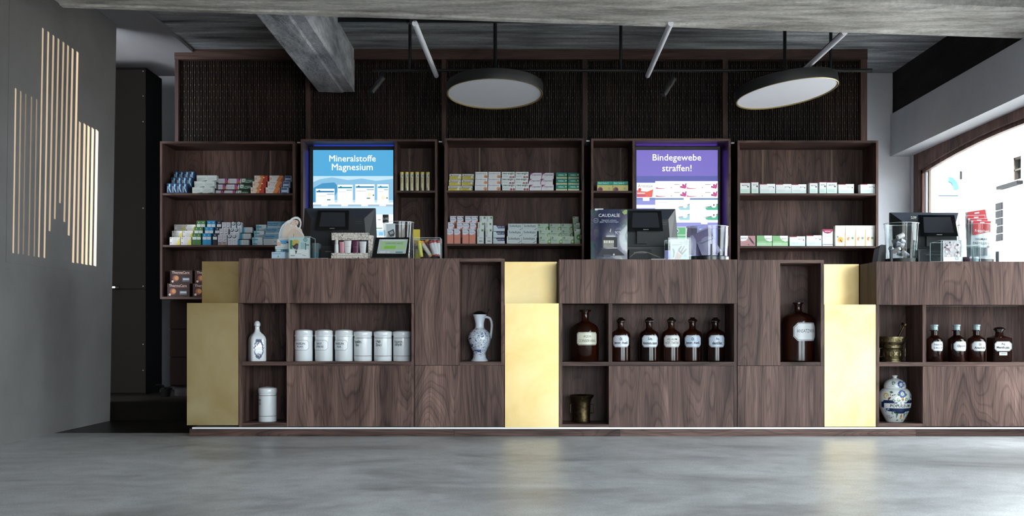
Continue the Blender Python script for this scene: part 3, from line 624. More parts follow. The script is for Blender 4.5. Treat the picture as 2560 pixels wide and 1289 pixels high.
def stack(desc, ysurf, w, h, body, ops, rows, group, Y0=8.135, d=.052, top=None, risers=True, dz=DZ, dy=DY, cat='carton'):
    m_ = Y0/FPX; zs_ = PZ(ysurf, YS); W, H = w*m_, h*m_
    proto = None; xmin, xmax = 9, -9
    for r, xs in enumerate(rows):
        Y = Y0+dy*r
        for i, x in enumerate(xs):
            X = PX(x, Y)+W/2; lb = desc
            if len(xs) > 1: lb += ', '+COLS[len(xs)][i]
            if len(rows) > 1: lb += ', '+ROW[r]
            loc = (X, Y, zs_+dz*r+.0005); xmin = min(xmin, X-W/2); xmax = max(xmax, X+W/2)
            if proto is None: proto = carton_proto(W, H, d, body, ops, top); proto.location = loc; WL[proto] = Vector(loc); o = proto
            else: o = copy_thing(proto, loc)
            tag(o, lb, cat, group)
    if risers and len(rows) > 1:
        b = MB(); e = .004
        for r in range(1, len(rows)): b.box(xmin+e, xmax-e, Y0+dy*r-.004, Y0+dy*(len(rows)-1)+d, zs_+.0004+(dz*(r-1)), zs_+dz*r)
        tag(b.build('display_riser', C('#15110f', .4)), 'black stepped riser under the '+desc.split(',')[0].replace(' carton', ' cartons', 1), 'riser', 'stepped display risers')
W_ = '#e3e6e6'; gy = '#9aa3a6'
gL1, gL2 = 'cartons on the upper left shelf', 'cartons on the middle left shelf'
s1, s2 = 482.5, 612
stack('dark blue carton with pale wave', s1, 12.8, 26, '#12284e', [('p', [(.45,.98),(.8,.9),(.62,.55),(.95,.12),(.78,.1),(.4,.5)], '#4f9dc4'), ('p', [(.5,.9),(.68,.85),(.52,.55),(.8,.2),(.7,.18),(.44,.5)], '#a7d3e6'), ('tv', 'SAMINA', .22, .42, .6, '#dfe6ea')],
      [(416.3,429.3,442.2,455.2), (428.3,441.4,454.5,467.5), (434.2,447.3,460.4,473.4)], gL1)
stack('plain pale grey carton', s1, 25.5, 16, '#c6cdcb', [('l', .08, .6, .85, 2, .17, '#6f7a7c'), ('c', .1, .86, .05, '#55605f'), ('p', [(.5,.1),(1,.22),(1,.06),(.62,.03)], '#3f6f66')], [(480.7,506.5), (485.7,510.8), (491.7,516.4)], gL1)
stack('white carton with pink and orange end', s1, 29.3, 12.2, '#dcdce4', [('l', .06, .6, .55, 2, .25, '#8a8aa0'), ('r', .62, 0, .9, 1, '#b04f92'), ('p', [(.64,0),(.92,0),(.92,.35),(.75,.5)], '#c8643a'), ('p', [(.82,1),(.95,1),(.88,.4)], '#2a2440')],
      [(533.5,563.3), (538.5,568.3), (544,573.8)], gL1, Y0=8.235, d=.05)
stack('dark green and white carton lettered sideways', s1, 30, 12.2, '#1f5a48', [('p', [(0,1),(.3,1),(.3,.55),(.16,.2),(0,.25)], '#d9e2da'), ('t', 'Lorano', .62, .62, .55, '#e6eee8', .01), ('p', [(.1,.3),(.3,.36),(.5,.26),(.7,.4),(.9,.3),(1,.5),(1,.36),(.7,.26),(.5,.14)], '#c8dcc8'), ('c', .16, .6, .12, '#4f8f66')],
      [(594.2,), (599.9,), (604.9,)], gL1, Y0=8.235, d=.05)
og = [('p', [(0,0),(.35,0),(.5,.5),(.4,1),(0,1)], '#e8d8c8'), ('p', [(.35,0),(.62,0),(.7,1),(.4,1),(.5,.5)], '#d98b4f'), ('t', 'Thomapyrin', .36, .78, .5, '#5a3a34'), ('c', .12, .5, .2, '#d8a79a'), ('l', .25, .45, .6, 2, .2, '#c07a5a'), ('c', .72, .66, .12, '#f0d0b0')]
stack('orange-red carton with a cream end', s1, 33.5, 15.5, '#b23a28', og, [(626.8,), (631.5,), (636,)], gL1)
stack('orange and white carton beside the blue ones', s1, 34.5, 15.5, '#d8d5d6', [('p', [(.5,0),(1,0),(1,1),(.75,1),(.6,.5)], '#cf7f3f'), ('p', [(.78,0),(1,0),(1,.8),(.9,.5)], '#b0432f'), ('t', 'Thomapyrin', .45, .78, .5, '#4a3a4a'), ('c', .1, .5, .2, '#d9a79a'), ('l', .25, .45, .6, 2, .2, '#b0a0a0')], [(664,), (669,), (673.5,)], gL1)
stack('pale blue carton with navy bands', s1, 18, 15, '#9fb4d0', [('r', .05, .66, .85, .9, '#29386f'), ('l', .1, .48, .8, 2, .12, '#e6ecf4'), ('r', .1, .04, .86, .24, '#3f5490')], [(703,), (707.3,), (711.8,)], gL1)
stack('white and yellow carton', s2, 26, 20.3, '#d5d2cf', [('p', [(.62,0),(.98,0),(.98,.9),(.75,.55)], '#d8c65a'), ('l', .28, .8, .7, 5, .14, '#8f8f8a'), ('c', .12, .85, .07, '#5f7068'), ('c', .12, .3, .07, '#4f5a78')], [(424.3,452.2), (430,457), (436,463.5)], gL2)
for nm, col, xs, n2 in (('green', '#3a6a34', [(480.7,491.6), (485.7,496.6), (491.7,502.6)], 10.7), ('bright blue', '#1f7fae', [(506.3,516.9), (512,522.6), (517.6,528.2)], 10.4), ('navy', '#141c38', [(531.9,), (537.5,), (542,)], 11)):
    stack('tall '+nm+' carton with a white band', s2, n2, 30, col, [('r', .04, .48, .96, .7, '#d3d9da'), ('t', 'NORSAN', .5, .6, .7, '#3a4450'), ('p', [(.4,.8),(.6,.8),(.5,.93)], '#c9d8cf')], xs, gL2)
stack('slim white carton with a dark stroke', s2, 10.3, 26, '#cfccd4', [('l', .15, .9, .85, 4, .07, '#8a8690'), ('p', [(.3,.5),(.85,.58),(.85,.53),(.3,.44)], '#3f3f4c'), ('r', .1, .02, .9, .34, '#a78a86'), ('r', .1, .2, .5, .34, '#6f86a0')], [(545,556.2), (548.8,559.9), (554.8,566)], gL2)
stack('slim white carton with a navy ring', s2, 10.8, 26, '#d6d9e2', [('c', .45, .86, .19, '#1f3550'), ('c', .38, .9, .14, '#dfe8e6'), ('c', .38, .9, .06, '#2f6f6a'), ('l', .3, .5, .8, 3, .07, '#8f8fa0'), ('l', .4, .22, .8, 2, .07, '#9a9aa8')], [(569.5,581), (575,585.9), (579,593)], gL2)
stack('flat white carton with a teal edge', s2, 26.8, 14, '#c8ced2', [('r', 0, 0, .22, 1, '#2f86a4'), ('r', .22, 0, .34, 1, '#8fb6c6'), ('l', .45, .75, .9, 3, .2, '#8f9498')], [(595,), (600,), (604.3,)], gL2, Y0=8.16, d=.05)
stack('pale turquoise and white carton', s2, 26, 20, '#c3d2d8', [('r', 0, 0, .3, 1, '#7fb3c4'), ('r', .04, .62, .55, .8, '#4f93ac'), ('l', .1, .45, .8, 3, .14, '#7f95a0'), ('r', .04, .1, .5, .24, '#4f86aa')], [(630.3,), (634.9,), (640,)], gL2)
stack('large blue and grey carton in the tall stack', s2, 35, 28, '#bcc5cc', [('r', 0, .58, 1, 1, '#6fa0bc'), ('t', 'Bepanthen', .42, .8, .72, '#16406a', .015), ('r', .06, .6, .7, .64, '#2a4a70'), ('l', .08, .42, .6, 3, .12, '#8a9298'), ('p', [(.78,.4),(.84,.36),(.9,.3),(.86,.27),(.8,.33)], '#59606a')], [(658.8,694.5), (663.7,699.2), (668.6,704)], gL2)
stack('dark red-brown carton with a pale disc, lowest left shelf', 741, 56, 33, '#300d0b', [('t', 'ThermaCare', .48, .84, .78, '#c9b0a8', .01), ('r', .3, .7, .9, .73, '#8a5a50'), ('c', .26, .4, .24, '#8a4a30'), ('c', .3, .42, .16, '#b9824f'), ('r', .55, .14, .88, .46, '#55565c'), ('r', .58, .26, .86, .4, '#a8b0ba'), ('c', .12, .16, .09, '#c8b0a8')], [(418,482), (425,487)], 'dark cartons on the lowest left shelf', d=.1, risers=False, dz=.0955, dy=.02)
# shelf beside the blue screen: tubes
def tube_row():
    Y = 8.16; zt = PZ(476,YS)
    for i, (x, k) in enumerate(zip((1004.5, 1017.2, 1029.4, 1043, 1056, 1069.6), (0, 1, 0, 2, 3, 3))):
        X = PX(x,Y); t = thing('tablet_tube', ('first', 'second', 'third', 'fourth', 'fifth', 'sixth')[i]+' yellow and white tablet tube from the left, beside the blue screen', 'tube', (X, Y, zt), 'tablet tubes in a row')
        r = .0122; h = .128
        b = MB(); b.lathe([(0,0),(r*.97,0),(r,.003),(r,h)], X, Y, zt, 20, C('#d8d3b8', .4)); b.build('barrel', None, t, smooth=True)
        b = MB(); b.lathe([(r*1.14,0),(r*1.16,.002),(r*1.16,.009),(r*1.06,.012),(0,.012)], X, Y, zt+h, 20, C('#dcc85a', .4)); b.build('cap', None, t, smooth=True)
        b = MB(); k0 = len(b.v); y = -r-.0004
        b.text('Cevitt', -.001, .08, y, .042, None, C('#6a2440'), .01, 1, True)
        b.rect(.002, .105, .008, .122, y, C('#3f7f78')); b.rect(.004, .03, .0085, .1, y, C('#c9b83f'))
        if k in (0, 3): 
            for z in (.005, .016, .024): b.rect(-.0095, z, .0095, z+.007, y, C('#cdbb3a'))
        if k in (1, 3): b.rect(-.006, .004, -.002, .026, y, C('#3a3038'))
        if k == 2: b.disc(0, .018, .007, y, C('#d89a3f'))
        def cw(p): a = p[0]/r; R = r+.0005; return (X+R*math.sin(a), Y-R*math.cos(a), zt+p[2])
        b.wrap(cw, k0); b.build('printed_label', None, t)
tube_row()
gM1, gM2 = 'cartons on the upper middle shelf', 'cartons on the lower middle shelf'
s3, s4 = 475.7, 608.6
stack('low yellow and white carton, middle shelf unit', s3, 30, 14, '#dcdad0', [('r', .02, .06, .98, .52, '#d6c83f'), ('r', .02, .52, .98, .58, '#2f2a30'), ('t', 'Meditonsin', .45, .78, .68, '#4a3a66', .01), ('c', .82, .42, .2, '#e6e4d8'), ('r', .14, .2, .55, .36, '#c8a83a')], [(1120.5,1151), (1122.3,1154.3), (1123.7,1155.7)], gM1, Y0=8.165, d=.05)
stack('white carton with an orange-brown blob', s3, 31, 18, '#dfe1e4', [('t', 'Dorithricin', .46, .78, .86, '#4a4a60'), ('c', .84, .32, .26, '#d99b6a'), ('c', .88, .24, .14, '#b9754a'), ('l', .08, .5, .6, 3, .14, '#b4b8bc')], [(1187.2,1220), (1187.9,1220.4), (1188.4,1220.9)], gM1)
stack('white carton with two dark red dots', s3, 33, 18, '#dbe2e0', [('t', 'neo-angin', .5, .76, .84, '#22302e', .02), ('c', .68, .24, .16, '#96384a'), ('c', .88, .24, .16, '#96384a'), ('c', .65, .28, .05, '#c98a94'), ('c', .85, .28, .05, '#c98a94'), ('r', .06, .3, .5, .46, '#c3ccd0'), ('r', 0, 0, .5, .12, '#bcd0c6')], [(1255.5,1289.3), (1253.2,1287.2), (1254.4,1288.8)], gM1)
stack('white carton with a purple corner', s3, 29.5, 15.5, '#dfdde4', [('p', [(0,1),(.34,1),(.14,.86),(.04,.62),(0,.35)], '#8a2458'), ('t', 'Grippostad', .52, .66, .8, '#2f2c58', .015), ('l', .12, .42, .42, 2, .12, '#c8b8a8'), ('c', .78, .28, .16, '#e6e2cc')], [(1324.3,1354.6), (1322,1352.8), (1325,1355.2)], gM1)
stack('teal and cream striped carton', s3, 28, 16, '#0f8272', [('r', 0, 0, 1, .14, '#dfe8e0'), ('r', 0, .14, 1, .3, '#d8d08a'), ('t', 'ASPIRIN', .42, .64, .5, '#d3efe8', .02), ('c', .88, .66, .13, '#cfe08a'), ('p', [(.3,.5),(.8,.5),(.8,.56),(.3,.6)], '#7fc8bc')], [(1390,1420), (1390.2,1420.3), (1390.4,1420.5)], gM1)
stack('tall salmon carton with a white oval top', s4, 15.7, 38.5, '#d98b78', [('p', [(0,1),(1,1),(1,.72),(.82,.64),(.4,.58),(0,.62)], '#d5d9e4'), ('p', [(.45,.9),(.75,.915),(.92,.86),(1,.76),(1,.9),(.8,.94)], '#2c3a5c'), ('r', .08, .755, .85, .775, '#55688c'), ('l', .15, .9, .5, 1, .1, '#7f86a0')], [(1118,1135.3,1156,1173), (1120,1142,1157.8,1175), (1125.5,1143,1163,1179)], gM2)
stack('tall white carton with a green stamp', s4, 16.4, 38.5, '#d9e0de', [('r', .6, .8, .92, .97, '#9ec08f'), ('c', .8, .88, .045, '#3f6f4a'), ('tv', 'Prospan', .22, .72, .46, '#5f6f7c'), ('r', .28, .16, .78, .21, '#5f6a6c'), ('l', .3, .4, .8, 2, .05, '#aab4b4')], [(1193,1213.8), (1194.7,1213.4), (1199,1215.5)], gM2)
stack('flat navy and white carton', s4, 29, 14.5, '#cfd6e2', [('p', [(.26,1),(1,1),(1,.52),(.4,.5),(.34,.62)], '#262a58'), ('t', 'ACC', .5, .76, .34, '#e6e8f0', .02), ('r', .72, .66, .94, .86, '#8f93b8'), ('p', [(0,.1),(.2,.1),(.3,.5),(.1,.9),(0,.8)], '#b9d2d6')], [(1232.7,), (1232.9,), (1233.2,)], gM2)
stack('wide white carton with dark grey lettering', s4, 36.8, 19, '#d3dedf', [('t', 'Soledum', .48, .72, .8, '#4a5a5e', .012), ('l', .62, .5, .9, 1, .1, '#8fa0a4'), ('p', [(.78,.18),(.98,.42),(.98,.36),(.82,.14)], '#4f6468'), ('p', [(.7,.1),(.8,.22),(.82,.12)], '#8fb0b4'), ('l', .08, .34, .5, 1, .1, '#a8b8bc'), ('p', [(0,.14),(.25,.04),(.6,.03),(.6,0),(0,0)], '#8fc4bc')], [(1267,1304.6), (1269,1306), (1270.3,1307.2)], gM2)
stack('small pale green carton with a dark green seal', s4, 28.3, 19, '#c3d5c4', [('c', .16, .8, .13, '#2f4f44'), ('c', .16, .8, .06, '#b8d0c0'), ('t', 'Sinupret', .3, .5, .46, '#3a6a3f', .015), ('l', .3, .78, .72, 1, .1, '#8fa89a'), ('p', [(.74,0),(1,0),(1,.62),(.86,.6),(.74,.4)], '#7fa668'), ('c', .9, .3, .13, '#cfe0a8'), ('l', .08, .3, .5, 2, .12, '#9fb8a2')], [(1347.9,1377,1406), (1347,1375.4,1404), (1343.3,1373.9,1403)], gM2)
stack('slim tall green carton at the right end', s4, 14.7, 37, '#a9c4a4', [('r', 0, .76, 1, 1, '#cfdcd0'), ('c', .2, .93, .045, '#2f4a40'), ('t', 'Sinupret', .5, .81, .74, '#2f5a3a', .015), ('c', .82, .46, .19, '#4f7a44'), ('c', .7, .44, .07, '#b8d890'), ('r', .1, .06, .7, .1, '#7f9a84')], [(1436,), (1435,), (1432,)], gM2)
stack('yellow and green carton with a brown shell, beside the violet screen', 476.5, 38.3, 24.5, '#d8c87c', [('r', 0, .62, 1, 1, '#1f9a84'), ('t', 'Zink Verla C', .4, .84, .7, '#c9f0e8', .02), ('p', [(.66,.62),(.84,.74),(1,.76),(1,.62)], '#2a6f66'), ('c', .2, .16, .27, '#8a5a6a'), ('c', .24, .22, .14, '#6a2a44'), ('c', .78, .28, .12, '#9fb48a'), ('r', .05, .5, .36, .53, '#c09a5a')], [(1493,1532)], 'yellow and green cartons')
# right shelf unit: single boxes
gR = 'white cartons on the right shelf unit'
def logo(u): return [('r', 0, .93, 1, 1, '#8a2a44'), ('t', 'BIOTIC', u, .7, .42, '#4a4a58', .01)]
wide = [('p', [(0,1),(.46,1),(.46,.93),(0,.93)], '#9a3048'), ('p', [(.48,1),(1,1),(1,.5),(.8,.48),(.6,.6),(.5,.8)], '#eef0f0'), ('t', 'BIOTIC', .74, .7, .34, '#5a5560', .01), ('c', .9, .62, .06, '#3f464c'), ('l', .06, .36, .6, 3, .1, '#a8c0b8'), ('r', .86, .04, .96, .08, '#55585c'), ('p', [(0,0),(1,0),(1,.45),(.5,.2),(0,.3)], '#d3e4de')]
tall = [('r', 0, .95, 1, 1, '#8a2a44'), ('t', 'BIOTIC', .5, .74, .62, '#5a4a5a', .01), ('c', .8, .62, .07, '#3a4a48'), ('r', 0, .04, 1, .42, '#cfe6dc'), ('l', .1, .36, .8, 3, .1, '#9fb8b0')]
def single(desc, x0, x1, y0, ys_, ops, body=W_, cat='carton', d=.06): stack(desc, ys_, x1-x0, ys_-y0, body, ops, [(x0,)], gR, Y0=8.125, d=d, cat=cat, top='#8a3048' if body != '#efece4' else None)
sU, sLw = 483, 614.5
for a in (('squarish white carton at the left end of the upper row', 1850.5, 1874.9, 455, tall), ('narrow white carton, second from left in the upper row', 1879, 1896, 453.5, tall), ('wide white carton, third from left in the upper row', 1900, 1937.7, 458.5, wide), ('wide white carton, fourth from left in the upper row', 1940, 1978.3, 459, wide),
          ('wide white carton, fifth from left in the upper row', 1979, 2015.7, 459.5, wide), ('narrow white carton standing alone, sixth in the upper row', 2024.5, 2044, 455.5, tall), ('narrowest white carton, seventh in the upper row', 2049, 2065.7, 453.5, tall), ('squarish white carton, eighth in the upper row', 2067, 2092.4, 454, tall),
          ('wide white carton, ninth in the upper row', 2096.6, 2134.6, 459, wide), ('wide white carton at the right end of the upper row', 2151.5, 2188.7, 459, wide)):
    single(a[0], a[1], a[2], a[3], sU, a[4])
single('pink speckled carton with dark berries, lower row left end', 1851, 1888.5, 588.5, sLw, [('p', [(0,1),(.5,1),(.5,.8),(.4,.55),(.2,.48),(0,.5)], '#ece8ea'), ('t', 'BIOTIC', .24, .76, .36, '#5a4a5a', .01)]+[('c', .55+.4*((k*37) % 10)/10, .15+.75*((k*53) % 10)/10, .07, ('#4a3040', '#8a5a60', '#2c2430')[k % 3]) for k in range(14)], '#b98a8c')
gr = [('p', [(.48,1),(1,1),(1,.5),(.84,.44),(.62,.56),(.5,.8)], '#eef0ee'), ('t', 'BIOTIC', .76, .7, .34, '#4a5a58', .01), ('r', 0, 0, 1, .34, '#a9cfa4'), ('l', .06, .4, .6, 3, .12, '#d3e6cf')]
single('light green carton, left one of two green ones', 1892, 1930, 588, sLw, gr, '#7fb37a'); single('light green carton, right one of two green ones', 1931.4, 1969.7, 588.5, sLw, gr, '#7fb37a')
single('low white carton, left of the pair in the lower row', 1974, 2012.7, 590, sLw, wide); single('low white carton, right of the pair in the lower row', 2016.5, 2054, 587.5, sLw, wide)
single('upright white carton with a crimson cap band', 2056.5, 2081.9, 572, sLw+.6, [('p', [(0,1),(1,1),(1,.9),(.8,.78),(.5,.74),(.2,.78),(0,.9)], '#9a2450'), ('t', 'ORTHO', .5, .87, .6, '#e6d0d8', .02), ('r', .1, .58, .8, .61, '#b8c4d0'), ('r', 0, .1, 1, .13, '#3a4470')])
fr = [('t', 'Carmol', .5, .86, .6, '#b9b8b4'), ('p', [(.9,0),(1,0),(1,.9),(.94,.6)], '#d8b25a'), ('c', .3, .36, .09, '#c98a5a'), ('c', .55, .32, .12, '#e6dcc0'), ('c', .68, .4, .06, '#6f8f78')]
fr1 = [('t', 'Carmol', .4, .84, .62, '#9fa8a8'), ('p', [(.9,0),(1,0),(1,.9),(.94,.6)], '#d8b25a'), ('c', .5, .32, .14, '#d8a84a'), ('p', [(.4,.3),(.66,.18),(.7,.22),(.5,.34)], '#7a4a2a'), ('c', .22, .46, .04, '#5f9f8a')]
for k, (x0, x1) in enumerate(((2088.6,2113.5), (2114.2,2139.2), (2139.8,2164), (2164.6,2188.4))):
    single('tall cream-white carton with fruit, '+COLS[4][k]+' of four', x0, x1, 563, sLw+.5, fr1 if k == 0 else fr, '#efece4')
# ---------------------------------------------------------------- apothecary vessels in the counter niches
def prof(pts, ybot, s, Y): k = s*Y/FPX; return [(r*k, (ybot-y)*k) for y, r in pts]
def radius_at(pr, z):
    for (r0, z0), (r1, z1) in zip(pr, pr[1:]):
        if min(z0, z1) <= z <= max(z0, z1) and abs(z1-z0) > 1e-6: return r0+(r1-r0)*(z-z0)/(z1-z0)
    return pr[-1][0] if z > pr[-1][1] else pr[0][0]
def wrapper(X, Y, Z, pr, off, rot=0.0):
    def f(p): r = radius_at(pr, p[2]); a = rot+p[0]/max(r, .01); R = r+off-p[1]; return (X+R*math.sin(a), Y-R*math.cos(a), Z+p[2])
    return f
def label_strip(b, w, z0, z1, ch, y, mt, n=14):          # chamfered label cut into upright strips so that it can bend round a vessel
    us = sorted(set([-w/2+w*i/n for i in range(n+1)]+[-w/2+ch, w/2-ch]))
    def hh(u): d = max(0, abs(u)-(w/2-ch)); return d
    for u0, u1 in zip(us, us[1:]): b.flat([(u0, z0+hh(u0)), (u1, z0+hh(u1)), (u1, z1-hh(u1)), (u0, z1-hh(u0))], y, mt)
def label(parent, X, Y, Z, pr, w, z0, z1, ch, lines, rot=0.0, bg='#d9dee2', ink='#16181c', outer=None, border=True, bold=.0, align=0.0):
    b = MB(); k = len(b.v); zc = (z0+z1)/2; t = (z1-z0)*.028
    if outer: label_strip(b, w, z0, z1, ch, -.0002, C(outer, .3)); w -= 2*t; z0 += t; z1 -= t; ch *= .95
    if border: label_strip(b, w, z0, z1, ch, -.0004, C(ink, .3)); label_strip(b, w-2*t, z0+t, z1-t, ch*.93, -.0007, C(bg, .3))
    else: label_strip(b, w, z0, z1, ch, -.0004, C(bg, .3))
    for s, dz, ww, hh in lines: b.text(s, align*w, zc+dz*(z1-z0), -.001, ww*w, hh*(z1-z0), C(ink, .4), bold)
    b.wrap(wrapper(X, Y, Z, pr, .0006, rot), k); return b.build('label', None, parent)
ZA = PZ(903, YC+.004); ZB = PZ(904, YC+.004); ZCs = PZ(905, YC+.004)
gold = C('#8a6a34', .3, .8)
def jar(desc, x, ytop, zb, Y, lines, kind, rot, hpx=79):
    X = PX(x, Y); s = Y/FPX; r = 22.6*s; H = hpx*s
    t = thing('apothecary_jar', desc, 'jar', (X, Y, zb), 'white porcelain apothecary jars')
    pr = [(0,0),(r*.97,0),(r*1.0,.004),(r,H*.76)]
    b = MB(); b.lathe(pr, X, Y, zb, 40); b.build('body', M['porc'], t, smooth=True)
    if kind == 'box': lp = [(r*1.0,0),(r*1.05,.004),(r*1.05,.010),(r*1.0,.014),(r*.99,H*.19),(r*.93,H*.205),(r*.6,H*.235),(0,H*.245)]
    else: lp = [(r*.99,0),(r*.97,.004),(r*.97,.006),(r*1.03,.012),(r*1.04,H*.17),(r*.98,H*.195),(r*.6,H*.225),(0,H*.24)]
    b = MB(); b.lathe(lp, X, Y, zb+H*.76, 40); b.build('lid', M['porc'], t, smooth=True)
    if kind == 'band':
        for z in (.012+.1*H, H*.745):
            b = MB(); b.lathe([(r+.0003,-.0012),(r+.0009,0),(r+.0003,.0012)], X, Y, zb+z, 40, cap=False); b.build('gold_band', gold, t, smooth=True)
        b = MB(); k = len(b.v)
        for sx, dz, ww, hh in lines: b.text(sx, 0, H*(.57+dz), -.0008, ww*r, hh*H, C('#17181c', .4), .007)
        b.wrap(wrapper(X, Y, zb, pr, .0006, rot), k); b.build('lettering', None, t)
    else: label(t, X, Y, zb, pr, r*1.95, H*.34, H*.66, H*.075, lines, rot, '#dfe3e8', '#1d2024', bold=.018)
YJ = 6.525
jar('white porcelain jar labelled VASELIN. FLAV. beside the niche divider', 759.5, 823, ZA, YJ, [('VASELIN.', .16, .60, .19), ('FLAV.', -.14, .38, .19)], 'box', -.22)
jar('white porcelain jar labelled UNGT. CORDES', 810, 823, ZA, YJ, [('UNGT.', .16, .36, .19), ('CORDES', -.14, .5, .19)], 'box', -.38)
jar('white porcelain jar labelled VASELIN. ALB.', 860, 823, ZA, YJ, [('VASELIN.', .16, .60, .19), ('ALB.', -.14, .3, .19)], 'box', -.42)
jar('gold banded white jar lettered Vaselin. flav.', 907.5, 827, ZA, YJ, [('Vaselin.', .06, .98, .10), ('flav.', -.045, .5, .095)], 'band', -.52, 77)
jar('gold banded white jar lettered Ungt. Zinci', 957.5, 827, ZA, YJ, [('Ungt.', .06, .66, .115), ('Zinci', -.045, .7, .09)], 'band', -.42, 77)
jar('gold banded white jar lettered Eucerin. anhydr.', 1005.5, 827, ZA, YJ, [('Eucerin.', .06, 1.05, .09), ('anhydr.', -.045, 1.0, .12)], 'band', -.34, 77)
jar('gold banded white jar alone in the lower left niche', 669, 968, PZ(1056.5,YC+.004), 6.53, [('Pasta', .06, .75, .09), ('Zinci', -.045, .7, .09)], 'band', -.95, 87)
# square decanter with blue ornament
def decanter():
    Y = 6.52; X = PX(643, Y); s = Y/FPX; t = thing('porcelain_bottle', 'square white porcelain bottle with a blue wreath ornament', 'bottle', (X, Y, ZA))
    lv = [(0,22.5,.25),(2,23.2,.22),(54,23,.25),(60,21,.35),(66,16.5,.5),(70,11.5,.7),(74,8.2,.95),(82,6.8,1),(86,7.2,1),(87,7.6,1)]
    b = MB(); n = 32; vs_ = []; fs = []
    for z, h, rd in lv:
        for k in range(n):
            a = 2*math.pi*k/n; ca, sa = math.cos(a), math.sin(a); e = 2/(1+5*(1-rd)) if rd < 1 else 1
            p = 2+6*(1-rd); q = (abs(ca)**p+abs(sa)**p)**(-1/p); x, y = h*q*ca, h*q*sa*.92
            R = .5; vs_.append((X+s*(x*math.cos(R)-y*math.sin(R))*.86, Y+s*(x*math.sin(R)+y*math.cos(R))*.86, ZA+z*s))
    for i in range(len(lv)-1):
        for k in range(n): fs.append((i*n+k, i*n+(k+1) % n, (i+1)*n+(k+1) % n, (i+1)*n+k))
    fs += [tuple(range(n-1,-1,-1)), tuple((len(lv)-1)*n+k for k in range(n))]
    b.add(vs_, fs); b.build('body', M['porc'], t, smooth=50)
    b = MB(); b.lathe([(6.6*s,0),(7.8*s,1*s),(7.9*s,6*s),(7.4*s,7*s),(6.8*s,9*s),(5*s,11.5*s),(2.5*s,13*s),(0,13.3*s)], X, Y, ZA+87*s, 24); b.build('stopper', M['porc'], t, smooth=True)
    for z in (87.6, 92.6): b = MB(); b.lathe([(7.75*s,-.3*s),(8.05*s,0),(7.75*s,.3*s)], X, Y, ZA+z*s, 24, cap=False); b.build('blue_ring', C('#28364f', .3), t, smooth=True)
    b = MB(); k0 = 0; bl = C('#22306c', .3); rr = random.Random(3); d = 22.7*s*.92*.86
    for k in range(56):
        a = 2*math.pi*k/56; R = 1+rr.uniform(-.12, .12); x, z = 11*R*math.cos(a)*s, (30+21*R*math.sin(a))*s; w = rr.uniform(1.8, 3.4)*s*(1.5 if abs(math.sin(a)) > .8 else 1); g_ = rr.uniform(0, 3)
        b.flat([(x+w*math.cos(g_), z+w*1.3*math.sin(g_)), (x+w*.5*math.cos(g_+1.6), z+w*.7*math.sin(g_+1.6)), (x-w*math.cos(g_), z-w*1.3*math.sin(g_)), (x-w*.5*math.cos(g_+1.6), z-w*.7*math.sin(g_+1.6))], 0, bl)
    for zc_, rz in ((45, 5), (14, 5)):
        for k in range(16): x, z = rr.uniform(-7, 7)*s, (zc_+rr.uniform(-rz, rz))*s; w = rr.uniform(.9, 1.9)*s; b.disc(x, z, w, 0, bl, 6)
    b.text('VINUM', 0, 33*s, 0, 9*s, 2*s, C('#20242c')); b.text('MEDICATUM', 0, 30*s, 0, 14*s, 2*s, C('#20242c'))
    R = .5; ox = -.3*s
    def f(p): x = (p[0]*.98-1.0*s); y = -d-.0012; return (X+x*math.cos(R)-y*math.sin(R)*1.0, Y+x*math.sin(R)+y*math.cos(R), ZA+p[2])
    b.wrap(f, 0); b.build('blue_ornament', None, t)
decanter()
